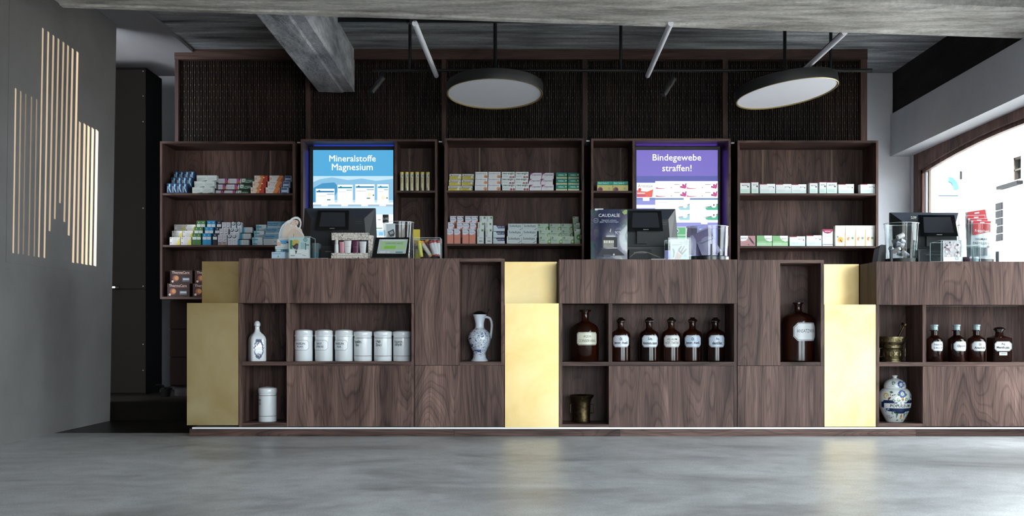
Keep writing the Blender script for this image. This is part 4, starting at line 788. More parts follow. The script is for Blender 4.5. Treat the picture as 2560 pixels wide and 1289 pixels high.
# jug with pewter lid
def jug():
    Y = 6.53; sc = 90/773; k = sc*Y/FPX; X = PX(1199, Y); zb = PZ(903.5, YC); t = thing('lidded_jug', 'blue and white stoneware jug with a dark pewter lid', 'jug', (X, Y, zb))
    P = prof([(1245,0),(1245,185),(1232,186),(1215,170),(1200,163),(1185,150),(1165,140),(1158,144),(1140,136),(1110,137),(1097,130),(1085,134),(1040,142),(960,182),(880,225),(770,246),(700,238),(640,214),(590,165),(560,130),(540,108),(525,96),(470,92),(420,96),(340,118),(275,136),(262,146),(240,150),(236,140)], 1245, sc, Y)
    n = NT('painted_stoneware'); z = n.n('ShaderNodeSeparateXYZ', ins={0: n.coords((1,1,1))}).outputs[2]
    v = n.coords((1,1,1)); nz = n.noise(v, 34, 1.5, .5, 1.4); line = n.ramp(n.math('ABSOLUTE', n.math('SUBTRACT', n.math('FRACT', n.math('MULTIPLY', nz, 5.5)), .5)), [(.09, (1,1,1)), (.15, (0,0,0))])
    blob = n.ramp(n.noise(v, 30, 1, .5, .8), [(.58, (0,0,0)), (.62, (1,1,1))])
    zr = n.ramp(n.math('DIVIDE', z, .285), [(0, (0,0,0)), (.10, (0,0,0)), (.105, (1,1,1)), (.115, (0,0,0)), (.14, (1,1,1)), (.23, (1,1,1)), (.24, (0,0,0)), (.275, (1,1,1)), (.60, (1,1,1)), (.61, (0,0,0)), (.655, (1,1,1)), (.67, (0,0,0))])
    fac = n.math('MULTIPLY', n.math('MAXIMUM', n.math('MULTIPLY', line, .85), n.math('MULTIPLY', blob, .9)), zr)
    n.set(Base_Color=n.mix(fac, hexc('#cfd6e0'), hexc('#22386e')), Roughness=.25, Coat_Weight=.4)
    b = MB(); b.lathe(P, X, Y, zb, 44); b.build('body', n.m, t, smooth=True)
    L = prof([(245,150),(235,156),(228,150),(205,120),(185,85),(172,50),(166,0)], 1245, sc, Y); b = MB(); b.lathe(L, X, Y, zb, 32); b.build('lid', C('#2a2624', .35, .7), t, smooth=True)
    def q(x, y, dy=0): return (X+(x-335)*k, Y+dy, zb+(1245-y)*k)
    b = MB(); b.tube([q(480,240), q(500,215), q(520,175), q(545,125)], 9*k, 8); b.tube([q(485,262), q(525,290), q(555,325)], 13*k, 8); b.build('thumb_lever', C('#2a2624', .35, .7), t, smooth=True)
    b = MB(); b.tube([q(455,300), q(505,300), q(560,325), q(592,400), q(598,480), q(592,570), q(582,650), q(572,735), q(545,790)], 26*k, 12); b.build('handle', C('#d2d6dc', .3), t, smooth=True)
jug()
# amber bottles
stopper_g = C('#17100d', .08, 0, .6, .6)
def bottle(name, desc, x, zb, Y, P, ybot, sc, lab, cap, group='amber apothecary bottles'):
    X = PX(x, Y); t = thing(name, desc, 'bottle', (X, Y, zb), group); pr = prof(P, ybot, sc, Y)
    b = MB(); b.lathe(pr, X, Y, zb, 40); b.build('body', M['amber'], t, smooth=True)
    if cap: cp_, mt = cap; b = MB(); b.lathe(prof(cp_, ybot, sc, Y), X, Y, zb, 6 if mt is stopper_g else 28); b.build('stopper', mt, t, smooth=True if mt is not stopper_g else 20)
    k = sc*Y/FPX; w, y0, y1, ch, lines, rot, kw = lab
    label(t, X, Y, zb, pr, w*k, (ybot-y1)*k, (ybot-y0)*k, ch*k, lines, rot, **kw); return t
S3 = 470/1289; YB = 6.53
bottle('amber_bottle', 'broad amber bottle with a flanged neck labelled AQUA CONSERVANS', 1463, ZB, YB, [(752,0),(752,86),(744,92),(560,93),(535,91),(512,82),(496,66),(486,46),(478,30),(470,25),(430,25),(414,27),(413,38),(400,41),(398,38),(399,18)], 752, S3,
       (150, 552, 640, 12, [('AQUA', .17, .36, .22), ('CONSERVANS', -.17, .82, .22)], .10, dict(bg='#d9d8c4', outer='#d8d4c0')), None)
BP = [(752,0),(752,60),(746,65),(572,65),(560,63),(550,56),(540,40),(532,27),(524,22),(490,22),(484,28),(480,28)]; CP = [(482,26),(480,34),(474,36),(468,34),(458,18),(451,16),(450,0)]
for i, (x, ln, rot, bgc, ds, bold) in enumerate(((1552, [('Ol.', .2, .17, .28), ('Jecor. Asell.', -.16, .84, .28)], -.06, '#d3d7e0', 'amber bottle labelled Ol. Jecor. Asell., next to the divider', .03), (1622.6, [('Liq.', .2, .24, .3), ('Ammon.caust.', -.16, .88, .26)], .03, '#cdd6de', 'amber bottle labelled Liq. Ammon. caust.', .03), (1678, [('LIQ. ALUM.', .16, .6, .2), ('ACET. TARTAR.', -.14, .82, .2)], -.02, '#d6d6d2', 'amber bottle labelled LIQ. ALUM. ACET. TARTAR.', .01),
      (1731, [('Ol.', .2, .17, .28), ('Jecor. Asell.', -.16, .84, .28)], -.10, '#bccadb', 'amber bottle labelled Ol. Jecor. Asell., fourth in the row', .03), (1788, [('Aq.', .2, .2, .3), ('destillat.', -.16, .6, .26)], .08, '#bfcada', 'amber bottle labelled Aq. destillat. at the right end of the row', .03))):
    bottle('amber_bottle', ds, x, ZB, YB, BP, 752, S3, (124, 573, 655, 18, ln, rot, dict(bg=bgc, outer='#cfd4da', bold=bold)), (CP, stopper_g))
S4 = 390/1070
bottle('amber_bottle', 'largest amber bottle labelled ANSATZWEIN, alone in the tall niche', 1995, PZ(904.5,YC), 6.54, [(750,0),(750,104),(742,112),(480,113),(455,108),(436,92),(424,68),(415,40),(408,28),(400,25),(368,25),(356,30),(355,36),(347,36),(347,24)], 750, S4,
       (190, 485, 608, 30, [('ANSATZWEIN', .05, .78, .2)], .32, dict(bg='#d3d6da', outer='#d0d4d8')), None)
S5 = 400/1097
def BQ(w, nk): return [(724,0),(724,w*.93),(718,w),(576,w),(566,w*.94),(556,w*.7),(548,nk+6),(542,nk),(514,nk),(512,nk+10),(508,nk+10),(507,nk)]
zc_ = C('#8fa3a4', .35, .2); 
for x, w, ln, rot, ds, bold in ((2336, 53, [('PARAFFIN', .17, .66, .2), ('SUBLIQUID', -.2, .74, .2)], .20, 'small amber bottle with grey cap labelled PARAFFIN SUBLIQUID', .02), (2391.5, 59, [('Glycerin', 0, .6, .34)], .22, 'small amber bottle with grey cap labelled Glycerin', .03), (2441, 59, [('Ol.', .2, .2, .26), ('Arachidis', -.16, .72, .26)], .04, 'small amber bottle with grey cap labelled Ol. Arachidis', .03)):
    bottle('amber_bottle', ds, x, ZCs, 6.52, BQ(w, 22), 724, S5, (2*w*.92, 584, 650, 17, ln, rot, dict(bg='#d6dade', outer='#b8c8c8', bold=bold)), ([(508,20),(506,23),(482,23),(479,27),(470,26),(469,0)], zc_), 'small amber bottles at the right')
# square shouldered bottle
def square_bottle():
    Y = 6.52; k = S5*Y/FPX; X = PX(2498, Y); t = thing('amber_bottle', 'square shouldered amber bottle labelled Aq. Menth. pip. with black stopper', 'bottle', (X, Y, ZCs), 'small amber bottles at the right')
    def oct_(h, z, c=.14): e = h*c; return [(X+x*k, Y+y*k, ZCs+(724-z)*k) for x, y in ((-h,-h+e),(-h+e,-h),(h-e,-h),(h,-h+e),(h,h-e),(h-e,h),(-h+e,h),(-h,h-e))]
    lv = [oct_(60,724), oct_(64,718), oct_(64,572), oct_(62,560), oct_(40,550,.4), oct_(25,542,.58), oct_(23,524,.58)]
    b = MB(); b.add([p for l in lv for p in l], [(i*8+j, i*8+(j+1) % 8, (i+1)*8+(j+1) % 8, (i+1)*8+j) for i in range(6) for j in range(8)]+[tuple(range(7,-1,-1)), tuple(48+j for j in range(8))]); b.build('body', M['amber'], t)
    b = MB(); b.lathe(prof([(526,22),(512,30),(508,30),(507,38),(500,40),(490,28),(486,14),(486,0)], 724, S5, Y), X, Y, ZCs, 24); b.build('stopper', stopper_g, t, smooth=True)
    b = MB(); y = Y-64*k-.0004; h = lambda z: ZCs+(724-z)*k
    def chf(w, z0, z1, c, yy, m_): b.flat([(X-w*k, h(z0)-c*k), (X-w*k, h(z1)+c*k), (X-(w-c)*k, h(z1)), (X+(w-c)*k, h(z1)), (X+w*k, h(z1)+c*k), (X+w*k, h(z0)-c*k), (X+(w-c)*k, h(z0)), (X-(w-c)*k, h(z0))], yy, m_)
    chf(58, 584, 651, 16, y, C('#b8c8c8', .3)); chf(56, 586, 649, 15, y-.0003, C('#16181c', .3)); chf(54, 588, 647, 14.5, y-.0006, C('#d6dade', .3))
    b.text('Aq.', X, h(603), y-.001, 28*k, 20*k, C('#16181c'), .03); b.text('Menth.pip.', X, h(627), y-.001, 92*k, 22*k, C('#16181c'), .03); b.build('label', None, t)
    b = MB(); b.rect(X-27*k, h(679), X+27*k, h(657), y, C('#b9bcba', .4)); b.rect(X-16*k, h(669), X+18*k, h(666), y-.0003, C('#6a6c70', .4)); b.build('small_label', None, t)
square_bottle()
# bronze mortars
def bronze(name, a, b_):
    n = NT(name); f = n.noise(n.coords((1,1,1)), 60, 5, .65); n.set(Base_Color=n.ramp(f, [(.3, hexc(a)), (.7, hexc(b_))]), Metallic=1.0, Roughness=n.math('MULTIPLY_ADD', f, .3, .25)); n.bump(f, .3, .003); return n.m
bz1 = bronze('dark_bronze', '#2c241a', '#5e5238'); bz2 = bronze('worn_bronze', '#3f3826', '#9a8d6a')
def mortar(desc, x, zb, Y, P, ybot, sc, mt, hy, hx, deco, cxp):
    X = PX(x, Y); t = thing('mortar', desc, 'mortar', (X, Y, zb), 'bronze mortars'); pr = prof(P, ybot, sc, Y); k = sc*Y/FPX
    b = MB(); b.lathe(pr, X, Y, zb, 40); b.build('body', mt, t, smooth=True)
    for sgn in (-1, 1):
        z0, z1 = zb+(ybot-hy[1])*k, zb+(ybot-hy[0])*k; xi, xo = X+sgn*hx[0]*k, X+sgn*hx[1]*k
        b = MB(); b.tube([(xi, Y, z1), (xo, Y, z1), (xo, Y, z0), (xi, Y, z0)], hx[2]*k, 8); b.build('handle', mt, t, smooth=True)
    for (z, n, w, h) in deco:
        b = MB(); zz = (ybot-z)*k; R = radius_at(pr, zz)
        for j in range(n):
            a = 2*math.pi*j/n; ca, sa = math.cos(a), math.sin(a)
            pts = [(u, v) for u, v in ((-w,-h),(0,-h*.6),(w,-h),(w*.6,0),(w,h),(0,h*.6),(-w,h),(-w*.6,0))]
            vs_ = [(X+(R-.001)*sa+u*k*ca, Y-(R-.001)*ca+u*k*sa, zb+zz+v*k) for u, v in pts]; vo = [(X+(R+.0022)*sa+u*k*ca*.7, Y-(R+.0022)*ca+u*k*sa*.7, zb+zz+v*k*.7) for u, v in pts]
            b.hull(vs_, vo)
        tag(b.build('relief_band', mt, t), kind='stuff')
    return t, X, k
mortar('plain dark bronze mortar in the lower niche below the big amber bottle', 1455, PZ(1060,YC+.004), 6.54, [(1175,0),(1175,58),(1168,60),(1160,55),(1100,56),(1040,58),(1015,66),(1000,78),(990,83),(986,80),(990,72),(1020,52),(1100,40),(1150,0)], 1175, S3, bz1, (1050, 1110), (54, 80, 5), (), 0)
t2, mx_, mk = mortar('ornate bronze mortar with a pestle, upper niche at the right', 2231, ZCs, 6.53, [(1220,0),(1220,285),(1195,285),(1180,262),(1150,258),(1130,266),(900,262),(885,270),(870,262),(850,274),(835,268),(760,278),(745,292),(700,318),(690,345),(670,350),(600,352),(595,374),(550,376),(544,368),(560,340),(760,230),(1100,180),(1180,0)], 1220, 110/1182, bz2, (860, 1085), (255, 345, 18), ((1000, 9, 80, 90), (790, 16, 40, 20), (635, 20, 42, 24)), 0)
pe = thing('pestle', 'dark bronze pestle with a flat knob leaning in the ornate mortar', 'pestle', (mx_+.02, 6.53, ZCs+.03))
def mq(x, y): return (mx_+(x-445)*mk, 6.53, ZCs+(1220-y)*mk)
b = MB(); b.tube([mq(560,640), mq(620,530), mq(690,390), mq(755,262)], 34*mk, 12, r2=26*mk); b.build('shaft', bz1, pe, smooth=True)
b = MB(); c0 = Vector(mq(770,235)); dr = (Vector(mq(755,262))-Vector(mq(620,530))).normalized(); b.tube([c0-dr*.006, c0-dr*.003, c0+dr*.003, c0+dr*.006], 92*mk, 18); b.build('knob', bz1, pe, smooth=True)
# painted ginger jar
def ginger():
    Y = 6.54; sc = 100/921; X = PX(2237, Y); zb = PZ(1058,YC+.004); k = sc*Y/FPX; t = thing('ginger_jar', 'rounded painted porcelain jar with domed lid and navy banner', 'jar', (X, Y, zb))
    P = prof([(1245,0),(1245,185),(1230,198),(1180,225),(1110,262),(1020,305),(900,342),(820,358),(740,366),(640,358),(570,338),(520,312),(490,280),(472,250)], 1245, sc, Y); porc = C('#dfe3e2', .15, 0, .5, .6)
    b = MB(); b.lathe(P, X, Y, zb, 48); b.build('body', porc, t, smooth=True)
    L = prof([(474,238),(462,244),(440,250),(400,246),(350,228),(310,196),(280,150),(258,90),(246,56),(232,46),(215,48),(198,60),(186,64),(178,58),(174,0)], 1245, sc, Y); b = MB(); b.lathe(L, X, Y, zb, 44); b.build('lid', porc, t, smooth=True)
    def deco(prf, name, fn, off=.0008):
        b = MB(); fn(b); b.wrap(wrapper(X, Y, zb, prf, off, .05), 0); tag(b.build(name, None, t), kind='stuff' if 'flowers' in name else None)
    def H(y): return (1245-y)*k
    nav = C('#14284f', .2); wh = C('#dfe3e2', .2)
    def strip(b, u0, u1, f0, f1, y, mt, n=22):
        for i in range(n):
            a, c = u0+(u1-u0)*i/n, u0+(u1-u0)*(i+1)/n
            for j in range(8):
                g0, g1 = j/8, (j+1)/8; F = lambda u, t_: H(f0(u)+(f1(u)-f0(u))*t_)
                b.flat([(a*k, F(a,g0)), (c*k, F(c,g0)), (c*k, F(c,g1)), (a*k, F(a,g1))], y, mt)
    def banner(b):
        strip(b, -470, 420, lambda u: 940+(60 if abs(u) < 330 else 0)-.00018*u*u+40*(abs(u) < 120), lambda u: 735+(50 if abs(u) < 150 else 0)+(40 if abs(u) > 400 else 0), -.0002, nav)
        strip(b, -380, 400, lambda u: 918, lambda u: 806-(45*math.sqrt(max(0, 1-(u/75)**2)) if abs(u) < 75 else 0), -.0005, wh, 40)
        b.text('POPULEUM', 10*k, H(862), -.0009, 480*k, 72*k, C('#1c1a1c'), .02); b.text('1', 0, H(795), -.0009, None, 52*k, C('#1c1a1c'), .03)
    deco(P, 'banner', banner)
    cols = dict(b=C('#3a4f9a', .3), l=C('#8fb0cf', .3), g=C('#5f8a4a', .3), dg=C('#2f5a48', .3), y=C('#cfae4a', .3), o=C('#c0703a', .3), w=wh, br=C('#6a4a44', .3))
    def flower(b, u, y, r):
        for i in range(9): a = 2*math.pi*i/9; b.disc((u+r*.75*math.cos(a))*k, H(y+r*.75*math.sin(a)), r*.34*k, -.0003, cols['b'], 8)
        b.disc(u*k, H(y), r*.72*k, -.0005, cols['l'], 14); b.disc(u*k, H(y), r*.5*k, -.0007, cols['w'], 12); b.disc(u*k, H(y), r*.2*k, -.0009, cols['y'], 8)
    def curl(b, u, y, r, c, flip=1): b.ring(u*k, H(y), r*.6*k, r*k, -.0004, cols[c], 14, 0, flip*4.6); b.disc((u+r*.2)*k, H(y), r*.28*k, -.0005, cols[c], 8)
    def leafp(b, u, y, du, dy, w, c): b.flat([(u*k, H(y)), ((u+du*.5-dy*w)*k, H(y+dy*.5+du*w)), ((u+du)*k, H(y+dy)), ((u+du*.5+dy*w)*k, H(y+dy*.5-du*w))], -.0004, cols[c])
    def body(b):
        flower(b, 40, 590, 85); leafp(b, 45, 670, 0, 85, .35, 'o'); leafp(b, 45, 668, 0, 45, .7, 'y')
        for s_ in (-1, 1): curl(b, 45+s_*95, 720, 42, 'g', s_); curl(b, 45+s_*200, 735, 34, 'dg', s_); leafp(b, 45+s_*60, 640, s_*60, -60, .3, 'g')
        leafp(b, -150, 560, -90, -20, .3, 'g'); leafp(b, -170, 545, -60, 25, .35, 'dg')
        for (u, y, du, dy, w) in ((-210,660,-90,60,.22), (-240,690,-50,60,.18), (-230,650,10,-70,.1), (-210,640,60,-30,.15), (-150,620,40,-20,.3)): leafp(b, u, y, du, dy, w, 'br')
        curl(b, -330, 640, 70, 'y'); curl(b, -300, 960, 60, 'l'); leafp(b, -360, 900, 110, 60, .3, 'y')
        for s_ in (-1, 1): curl(b, 30+s_*170, 1020, 42, 'dg', -s_); leafp(b, 30+s_*120, 1030, -s_*60, 60, .35, 'g'); leafp(b, 30+s_*90, 1150, 0, -90, .12, 'dg')
        leafp(b, 40, 1040, 0, 120, .22, 'o'); leafp(b, 40, 1120, 0, 60, .5, 'y')
        for i in range(10): u = -300+i*14*(1 if i % 2 else 1.4); leafp(b, u, 1100+(i*29) % 70, 25, -20, .3, ('dg', 'br', 'b')[i % 3])
        leafp(b, 200, 1130, 60, -30, .25, 'g'); leafp(b, 260, 1100, -20, 50, .25, 'br'); leafp(b, -60, 1200, 60, -12, .25, 'dg'); leafp(b, 60, 1200, 50, -12, .25, 'dg')
        flower(b, 330, 620, 60); leafp(b, 250, 680, 90, -40, .25, 'g')
    deco(P, 'painted_flowers', body)
    def lidp(b): flower(b, 50, 380, 75); curl(b, -110, 355, 40, 'dg'); leafp(b, -60, 330, -70, -30, .25, 'g'); leafp(b, 110, 330, 70, -20, .25, 'b'); curl(b, 160, 395, 26, 'b'); strip(b, -240, 240, lambda u: 432, lambda u: 425, -.0003, cols['l'])
    deco(L, 'painted_lid_flowers', lidp)
ginger()
# ---------------------------------------------------------------- things on the counter
ZTA, ZTB, ZTC = TOPZ['A'], TOPZ['B'], TOPZ['C']
def acrylic_box(t, x0, x1, y0, y1, z0, z1, w=.002, top=False, name='acrylic_shell'):
    b = MB(); b.box(x0, x1, y0, y0+w, z0, z1); b.box(x0, x1, y1-w, y1, z0, z1); b.box(x0, x0+w, y0+w, y1-w, z0, z1); b.box(x1-w, x1, y0+w, y1-w, z0, z1); b.box(x0+w, x1-w, y0+w, y1-w, z0, z0+w)
    if top: b.box(x0+w, x1-w, y0+w, y1-w, z1-w, z1)
    return b.build(name, M['acrylic'], t)
def edges(t, x0, x1, y0, y1, z0, z1, r=.0012):
    b = MB(); c = C('#c3d2d2', .3)
    for x in (x0, x1):
        for y in (y0, y1): b.box(x-r, x+r, y-r, y+r, z0, z1, c)
        for z in (z0+r, z1): b.box(x-r, x+r, y0+r, y1-r, z-r, z+r, c)
    for y in (y0, y1):
        for z in (z0+r, z1): b.box(x0+r, x1-r, y-r, y+r, z-r, z+r, c)
    b.build('bright_edges', None, t)
class PR:                                                # flat print on a plane, in picture-row coordinates of that plane
    def __init__(s, Y): s.Y = Y; s.b = MB(); s.l = 0
    def _y(s): s.l += 1; return s.Y-.0004-.00015*s.l
    def R(s, x0, y0, x1, y1, c): s.b.rect(PX(x0,s.Y), PZ(y1,s.Y), PX(x1,s.Y), PZ(y0,s.Y), s._y(), C(c, .5)); return s
    def T(s, t, x, y, w, c, h=None, bold=0.0, shear=0.0): s.b.text(t, PX(x,s.Y), PZ(y,s.Y), s._y(), w*s.Y/FPX, h*s.Y/FPX if h else None, C(c, .5), bold, 1, False, shear); return s
    def P(s, pts, c): s.b.flat([(PX(x,s.Y), PZ(y,s.Y)) for x, y in pts], s._y(), C(c, .5)); return s
    def D(s, x, y, r, c, rz=None): s.b.disc(PX(x,s.Y), PZ(y,s.Y), r*s.Y/FPX, s._y(), C(c, .5), 18, (rz or r)*s.Y/FPX); return s
    def ring(s, x, y, r, w, c): s.b.ring(PX(x,s.Y), PZ(y,s.Y), (r-w)*s.Y/FPX, r*s.Y/FPX, s._y(), C(c, .5)); return s
    def done(s, t, name='print'): return s.b.build(name, None, t)
# tills ------------------------------------------------
def till(label, x0, x1, yt, zt, disp, Y=6.78, foot=None):
    cx = (x0+x1)/2; X = PX(cx,Y); t = thing('till', label, 'till', (X, Y+.06, zt), 'black tills on the counter'); s = Y/FPX
    W = (x1-x0)*s/2; H = PZ(yt,Y)-zt; zb = zt+.085
    o = [(X-W, Y+.09, zt+H), (X+W, Y+.09, zt+H), (X+W*1.06, Y+.05, zb), (X-W*1.06, Y+.05, zb)]
    o2 = [(X-W, Y+.11, zt+H), (X+W, Y+.11, zt+H), (X+W*1.06, Y+.07, zb), (X-W*1.06, Y+.07, zb)]
    b = MB(); b.hull(o[::-1], o2[::-1]); b.build('screen_panel', M['pos'], t)
    i = [(X-W*.74, Y-.005, zt+H-30*s), (X+W*.74, Y-.005, zt+H-30*s), (X+W*.80, Y, zb+.02), (X-W*.80, Y, zb+.02)]
    b = MB(); b.add(o+i, [(0,1,5,4)], M['pos2']); b.add(o+i, [(1,2,6,5),(3,0,4,7),(4,5,6,7),(2,3,7,6)], M['pos']); b.build('rear_cover', None, t)
    for j in range(2): b = MB(); b.box(X+W*.5, X+W*.7, Y-.008, Y+.002, zt+H-.092-.012*j, zt+H-.089-.012*j); b.build('vent_slot', C('#3a3d44', .5), t)
    # customer display on the back, leaning forward
    dx0, dx1, dy0, dy1 = disp; Yd = Y-.06; sd = Yd/FPX; xa, xb, za, zb_ = PX(dx0,Yd), PX(dx1,Yd), PZ(dy1,Yd), PZ(dy0,Yd); ln = .05
    def q(u, v, d=0): return (xa+(xb-xa)*u+(.004 if v < .5 else 0)*(1 if u > .5 else -1), Yd+ln*v-d, za+(zb_-za)*v)
    c = [q(0,0), q(1,0), q(1,1), q(0,1)]; c2 = [(p[0], p[1]+.018, p[2]) for p in c]
    b = MB(); b.hull(c, c2); cd = b.build('customer_display', M['blackgloss'], t)
    b = MB(); b.add([q(.1,.16,.001), q(.9,.16,.001), q(.88,.9,.001), q(.12,.9,.001)], [(0,1,2,3)]); b.build('display_glass', C('#2a2c32', .25), cd)
    b = MB(); b.add([q(.44,.055,.0012), q(.56,.055,.0012), q(.56,.085,.0012), q(.44,.085,.0012)], [(0,1,2,3)]); b.build('maker_badge', C('#9a9a9a', .4), cd)
    b = MB(); b.box(X-.03, X+.03, Y-.03, Y+.03, zt+H*.35, zt+H*.7); b.build('display_arm', M['pos'], t)
    b = MB(); b.box(X-W*.62, X+W*.62, Y-.03, Y+.09, zt, zt+.10); b.build('foot', M['black'], t)
    b = MB(); fx0, fx1 = foot or (x0+35, x0+105); Yp = Y-.11; a0, a1 = PX(fx0,Yp), PX(fx1,Yp)
    b.hull([(a0, Yp, zt), (a1, Yp, zt), (a1-.012, Yp+.01, zt+.075), (a0+.004, Yp+.01, zt+.075)], [(a0, Yp+.11, zt), (a1, Yp+.11, zt), (a1-.012, Yp+.11, zt+.085), (a0+.004, Yp+.11, zt+.085)]); pr_ = b.build('receipt_printer', C('#181a1d', .45), t)
    b = MB(); b.box(a0+.03, a1-.04, Yp+.003, Yp+.012, zt+.055, zt+.062); b.build('paper_slot', C('#5a5c60', .4), pr_)
    return t
till('black till behind the white-haired cream display box, left counter', 755, 934, 516, ZTA, (791, 869, 523.5, 574), foot=(800, 850))
till('black till beside the navy cosmetics pack, middle counter', 1513, 1694, 518, ZTB, (1574, 1656, 524, 577), foot=(1572, 1634))
till('black till in front of the arched window, right counter', 2238, 2411, 527, ZTC, (2304, 2394, 535, 590), Y=6.80, foot=(2302, 2370))
bpy.data.objects['till']['label'] = 'black till behind the patterned cream display box, left counter'
# ---- left counter
Yl = 6.50
def small_box(desc, x0, y0, x1, zb, d, body, ops, Y=Yl, h=None, y1=None, cat='carton', group=None, name='carton'):
    s = Y/FPX; o = carton_proto((x1-x0)*s, h if h else (PZ(y0,Y)-zb), d, body, ops, None, name); o.location = (PX((x0+x1)/2,Y), Y, zb); WL[o] = Vector(o.location); return tag(o, desc, cat, group)
h1 = PZ(629.5,Yl)-ZTA; h2 = 15*Yl/FPX
small_box('pale blue carton at the left edge of the left counter, lowest of three', 679, 629.5, 712, ZTA, .075, '#b9cfe2', [('r', .05, .72, .7, .82, '#8aa0c8'), ('p', [(.42,.3),(.5,.6),(.58,.3)], '#6fae5f'), ('r', 0, 0, 1, .16, '#9fc8e6')])
small_box('white and teal carton in the middle of the small stack', 688, 0, 722.5, ZTA+h1, .07, '#c9d6d8', [('r', 0, 0, 1, .5, '#5f8f9c'), ('r', .1, .1, .4, .45, '#c3d0d0'), ('r', .55, .1, .85, .45, '#2f5a6c'), ('l', .1, .8, .8, 2, .15, '#7f8f94')], h=h2, Y=6.505)
small_box('carton with a blue panel and baby face, topmost of the small stack', 693, 0, 724, ZTA+h1+h2, .06, '#d8d3cf', [('p', [(.2,.8),(.85,.8),(.72,.28),(.36,.28)], '#4f9fd0'), ('c', .16, .3, .28, '#d8a890'), ('c', .83, .52, .13, '#2a1c28'), ('r', .1, .86, .7, .92, '#8fa8b8')], h=18*Yl/FPX, Y=6.51)
# cut-out figure standee
def standee():
    Y = 6.62; s = Y/FPX; t = thing('cardboard_standee', 'cut-out cardboard figure of a crouching woman behind the clear box', 'standee', (PX(726,Y), Y, ZTA))
    def q(x, y): return (660+x*.10086, 530+y*.10086)
    out = [(360,700),(365,560),(395,430),(450,320),(540,240),(590,205),(640,190),(690,145),(770,112),(840,115),(900,160),(925,240),(922,320),(900,400),(930,430),(950,500),(985,560),(1000,620),(1000,700),(360,700)]
    pts = [(PX(q(x,y)[0],Y), PZ(q(x,y)[1],Y)) for x, y in out[:-1]]
    pts = [(PX(695.5,Y), ZTA), ] + [p for p in pts[1:-1]] + [(PX(761,Y), ZTA)]
    b = MB(); b.prism(pts[::-1], Y, Y+.003); b.build('card', C('#dfe0e0', .6), t)
    p = PR(Y); Q = lambda L: [q(*a) for a in L]
    p.P(Q([(440,640),(470,480),(500,380),(560,280),(640,260),(650,380),(600,560),(560,640)]), '#d8c8b8')
    p.P(Q([(380,640),(390,520),(430,400),(500,310),(545,260),(500,380),(465,500),(450,640)]), '#b9c3c8')
    p.P(Q([(650,330),(670,250),(720,190),(790,165),(850,180),(890,240),(895,310),(870,390),(830,370),(800,300),(700,230)]), '#2e2826')
    p.P(Q([(672,270),(700,205),(760,190),(830,205),(860,240),(845,300),(800,340),(740,345),(690,320)]), '#dcc4b4')
    p.D(*q(775,240), 1.5, '#4a3a36', .8); p.D(*q(800,292), 1.5, '#4a3a36', .8); p.P(Q([(730,255),(760,275),(748,290)]), '#c9a896'); p.P(Q([(712,292),(735,310),(726,318)]), '#b06a62')
    p.P(Q([(560,640),(620,480),(700,380),(770,350),(820,400),(780,430),(740,560),(730,640)]), '#d2bfae'); p.P(Q([(730,640),(750,500),(760,430),(830,430),(910,500),(985,600),(985,640)]), '#cdb8a6')
    p.P(Q([(820,420),(800,370),(850,400),(930,440),(940,520),(880,450)]), '#d6c3b2'); p.P(Q([(640,400),(660,345),(760,345),(800,390),(700,420)]), '#dac8b8')
    p.P(Q([(720,610),(735,520),(745,560),(735,640)]), '#9a8070'); p.done(t, 'printed_figure')
standee()
def photo_box(desc, x0, x1, y0, zt, Y, d, fill, face=(0,0,0,0), top=False):
    X0, X1, Z1 = PX(x0,Y), PX(x1,Y), PZ(y0,Y); t = thing('acrylic_box', desc, 'box', ((X0+X1)/2, Y+d/2, zt), 'clear acrylic display boxes')
    acrylic_box(t, X0, X1, Y, Y+d, zt, Z1, top=top); edges(t, X0, X1, Y, Y+d, zt, Z1)
    if fill:
        a = MB(); fx0, fx1, fy0 = face; Yc = Y+.0035; a.box(PX(fx0,Yc), PX(fx1,Yc), Yc, Yc+.002, zt+.003, PZ(fy0,Yc)); a.build('picture_card', C('#dfe4e4', .6), t)
        p = PR(Yc); fill(p); p.done(t, 'printed_picture')
    return t
def man(p):
    p.R(724, 594, 773, 622, '#c8dcd8'); p.R(725, 600, 731, 622, '#3f8a60'); p.R(752, 606, 762, 622, '#a8c4c8'); p.R(763, 607, 765, 624, '#2a4a54'); p.R(765, 611, 773, 613, '#2a4a54')
    p.D(738.5, 612, 7.6, '#2f2228', 10); p.P([(730,612),(731,603),(735,599),(743,598.5),(748,603),(747,609),(741,608),(734,614)], '#d8b45a'); p.D(741.5, 617, 4.2, '#5a4450', 7)
    p.P([(724,645),(724,625),(734,624),(740,632),(746,624),(773,624),(773,645)], '#e6e8e8'); p.P([(738,626),(743,626),(741,634),(739,634)], '#5a4a50')
    p.ring(763.5, 599, 5, 1.8, '#4f8088'); p.D(763.5, 599, 1.6, '#4f8088'); p.R(727, 637, 737, 640, '#9aa0a4'); p.R(744, 634, 754, 635, '#8f9498'); p.P([(756,636),(765,638),(765,639.5),(756,638)], '#a0a4a6')
t = photo_box('clear box with a picture of a man in a yellow cap', 722.5, 775, 591, ZTA, 6.47, .17, man, (724, 774, 593), True)
m = MB(); m.box(PX(781,6.66), PX(796,6.66), 6.66, 6.8, ZTA, PZ(607,6.66)); b = MB(); b.box(PX(779,6.66), PX(796,6.66), 6.66, 6.78, ZTA, PZ(607,6.66), C('#6f7f84', .4)); b.rect(PX(780,6.66), ZTA+.004, PX(795,6.66), ZTA+.05, 6.6595, C('#3f7f94', .4))
tag(b.build('leaflet_box'), 'grey and teal leaflet box just right of the clear picture box', 'box')
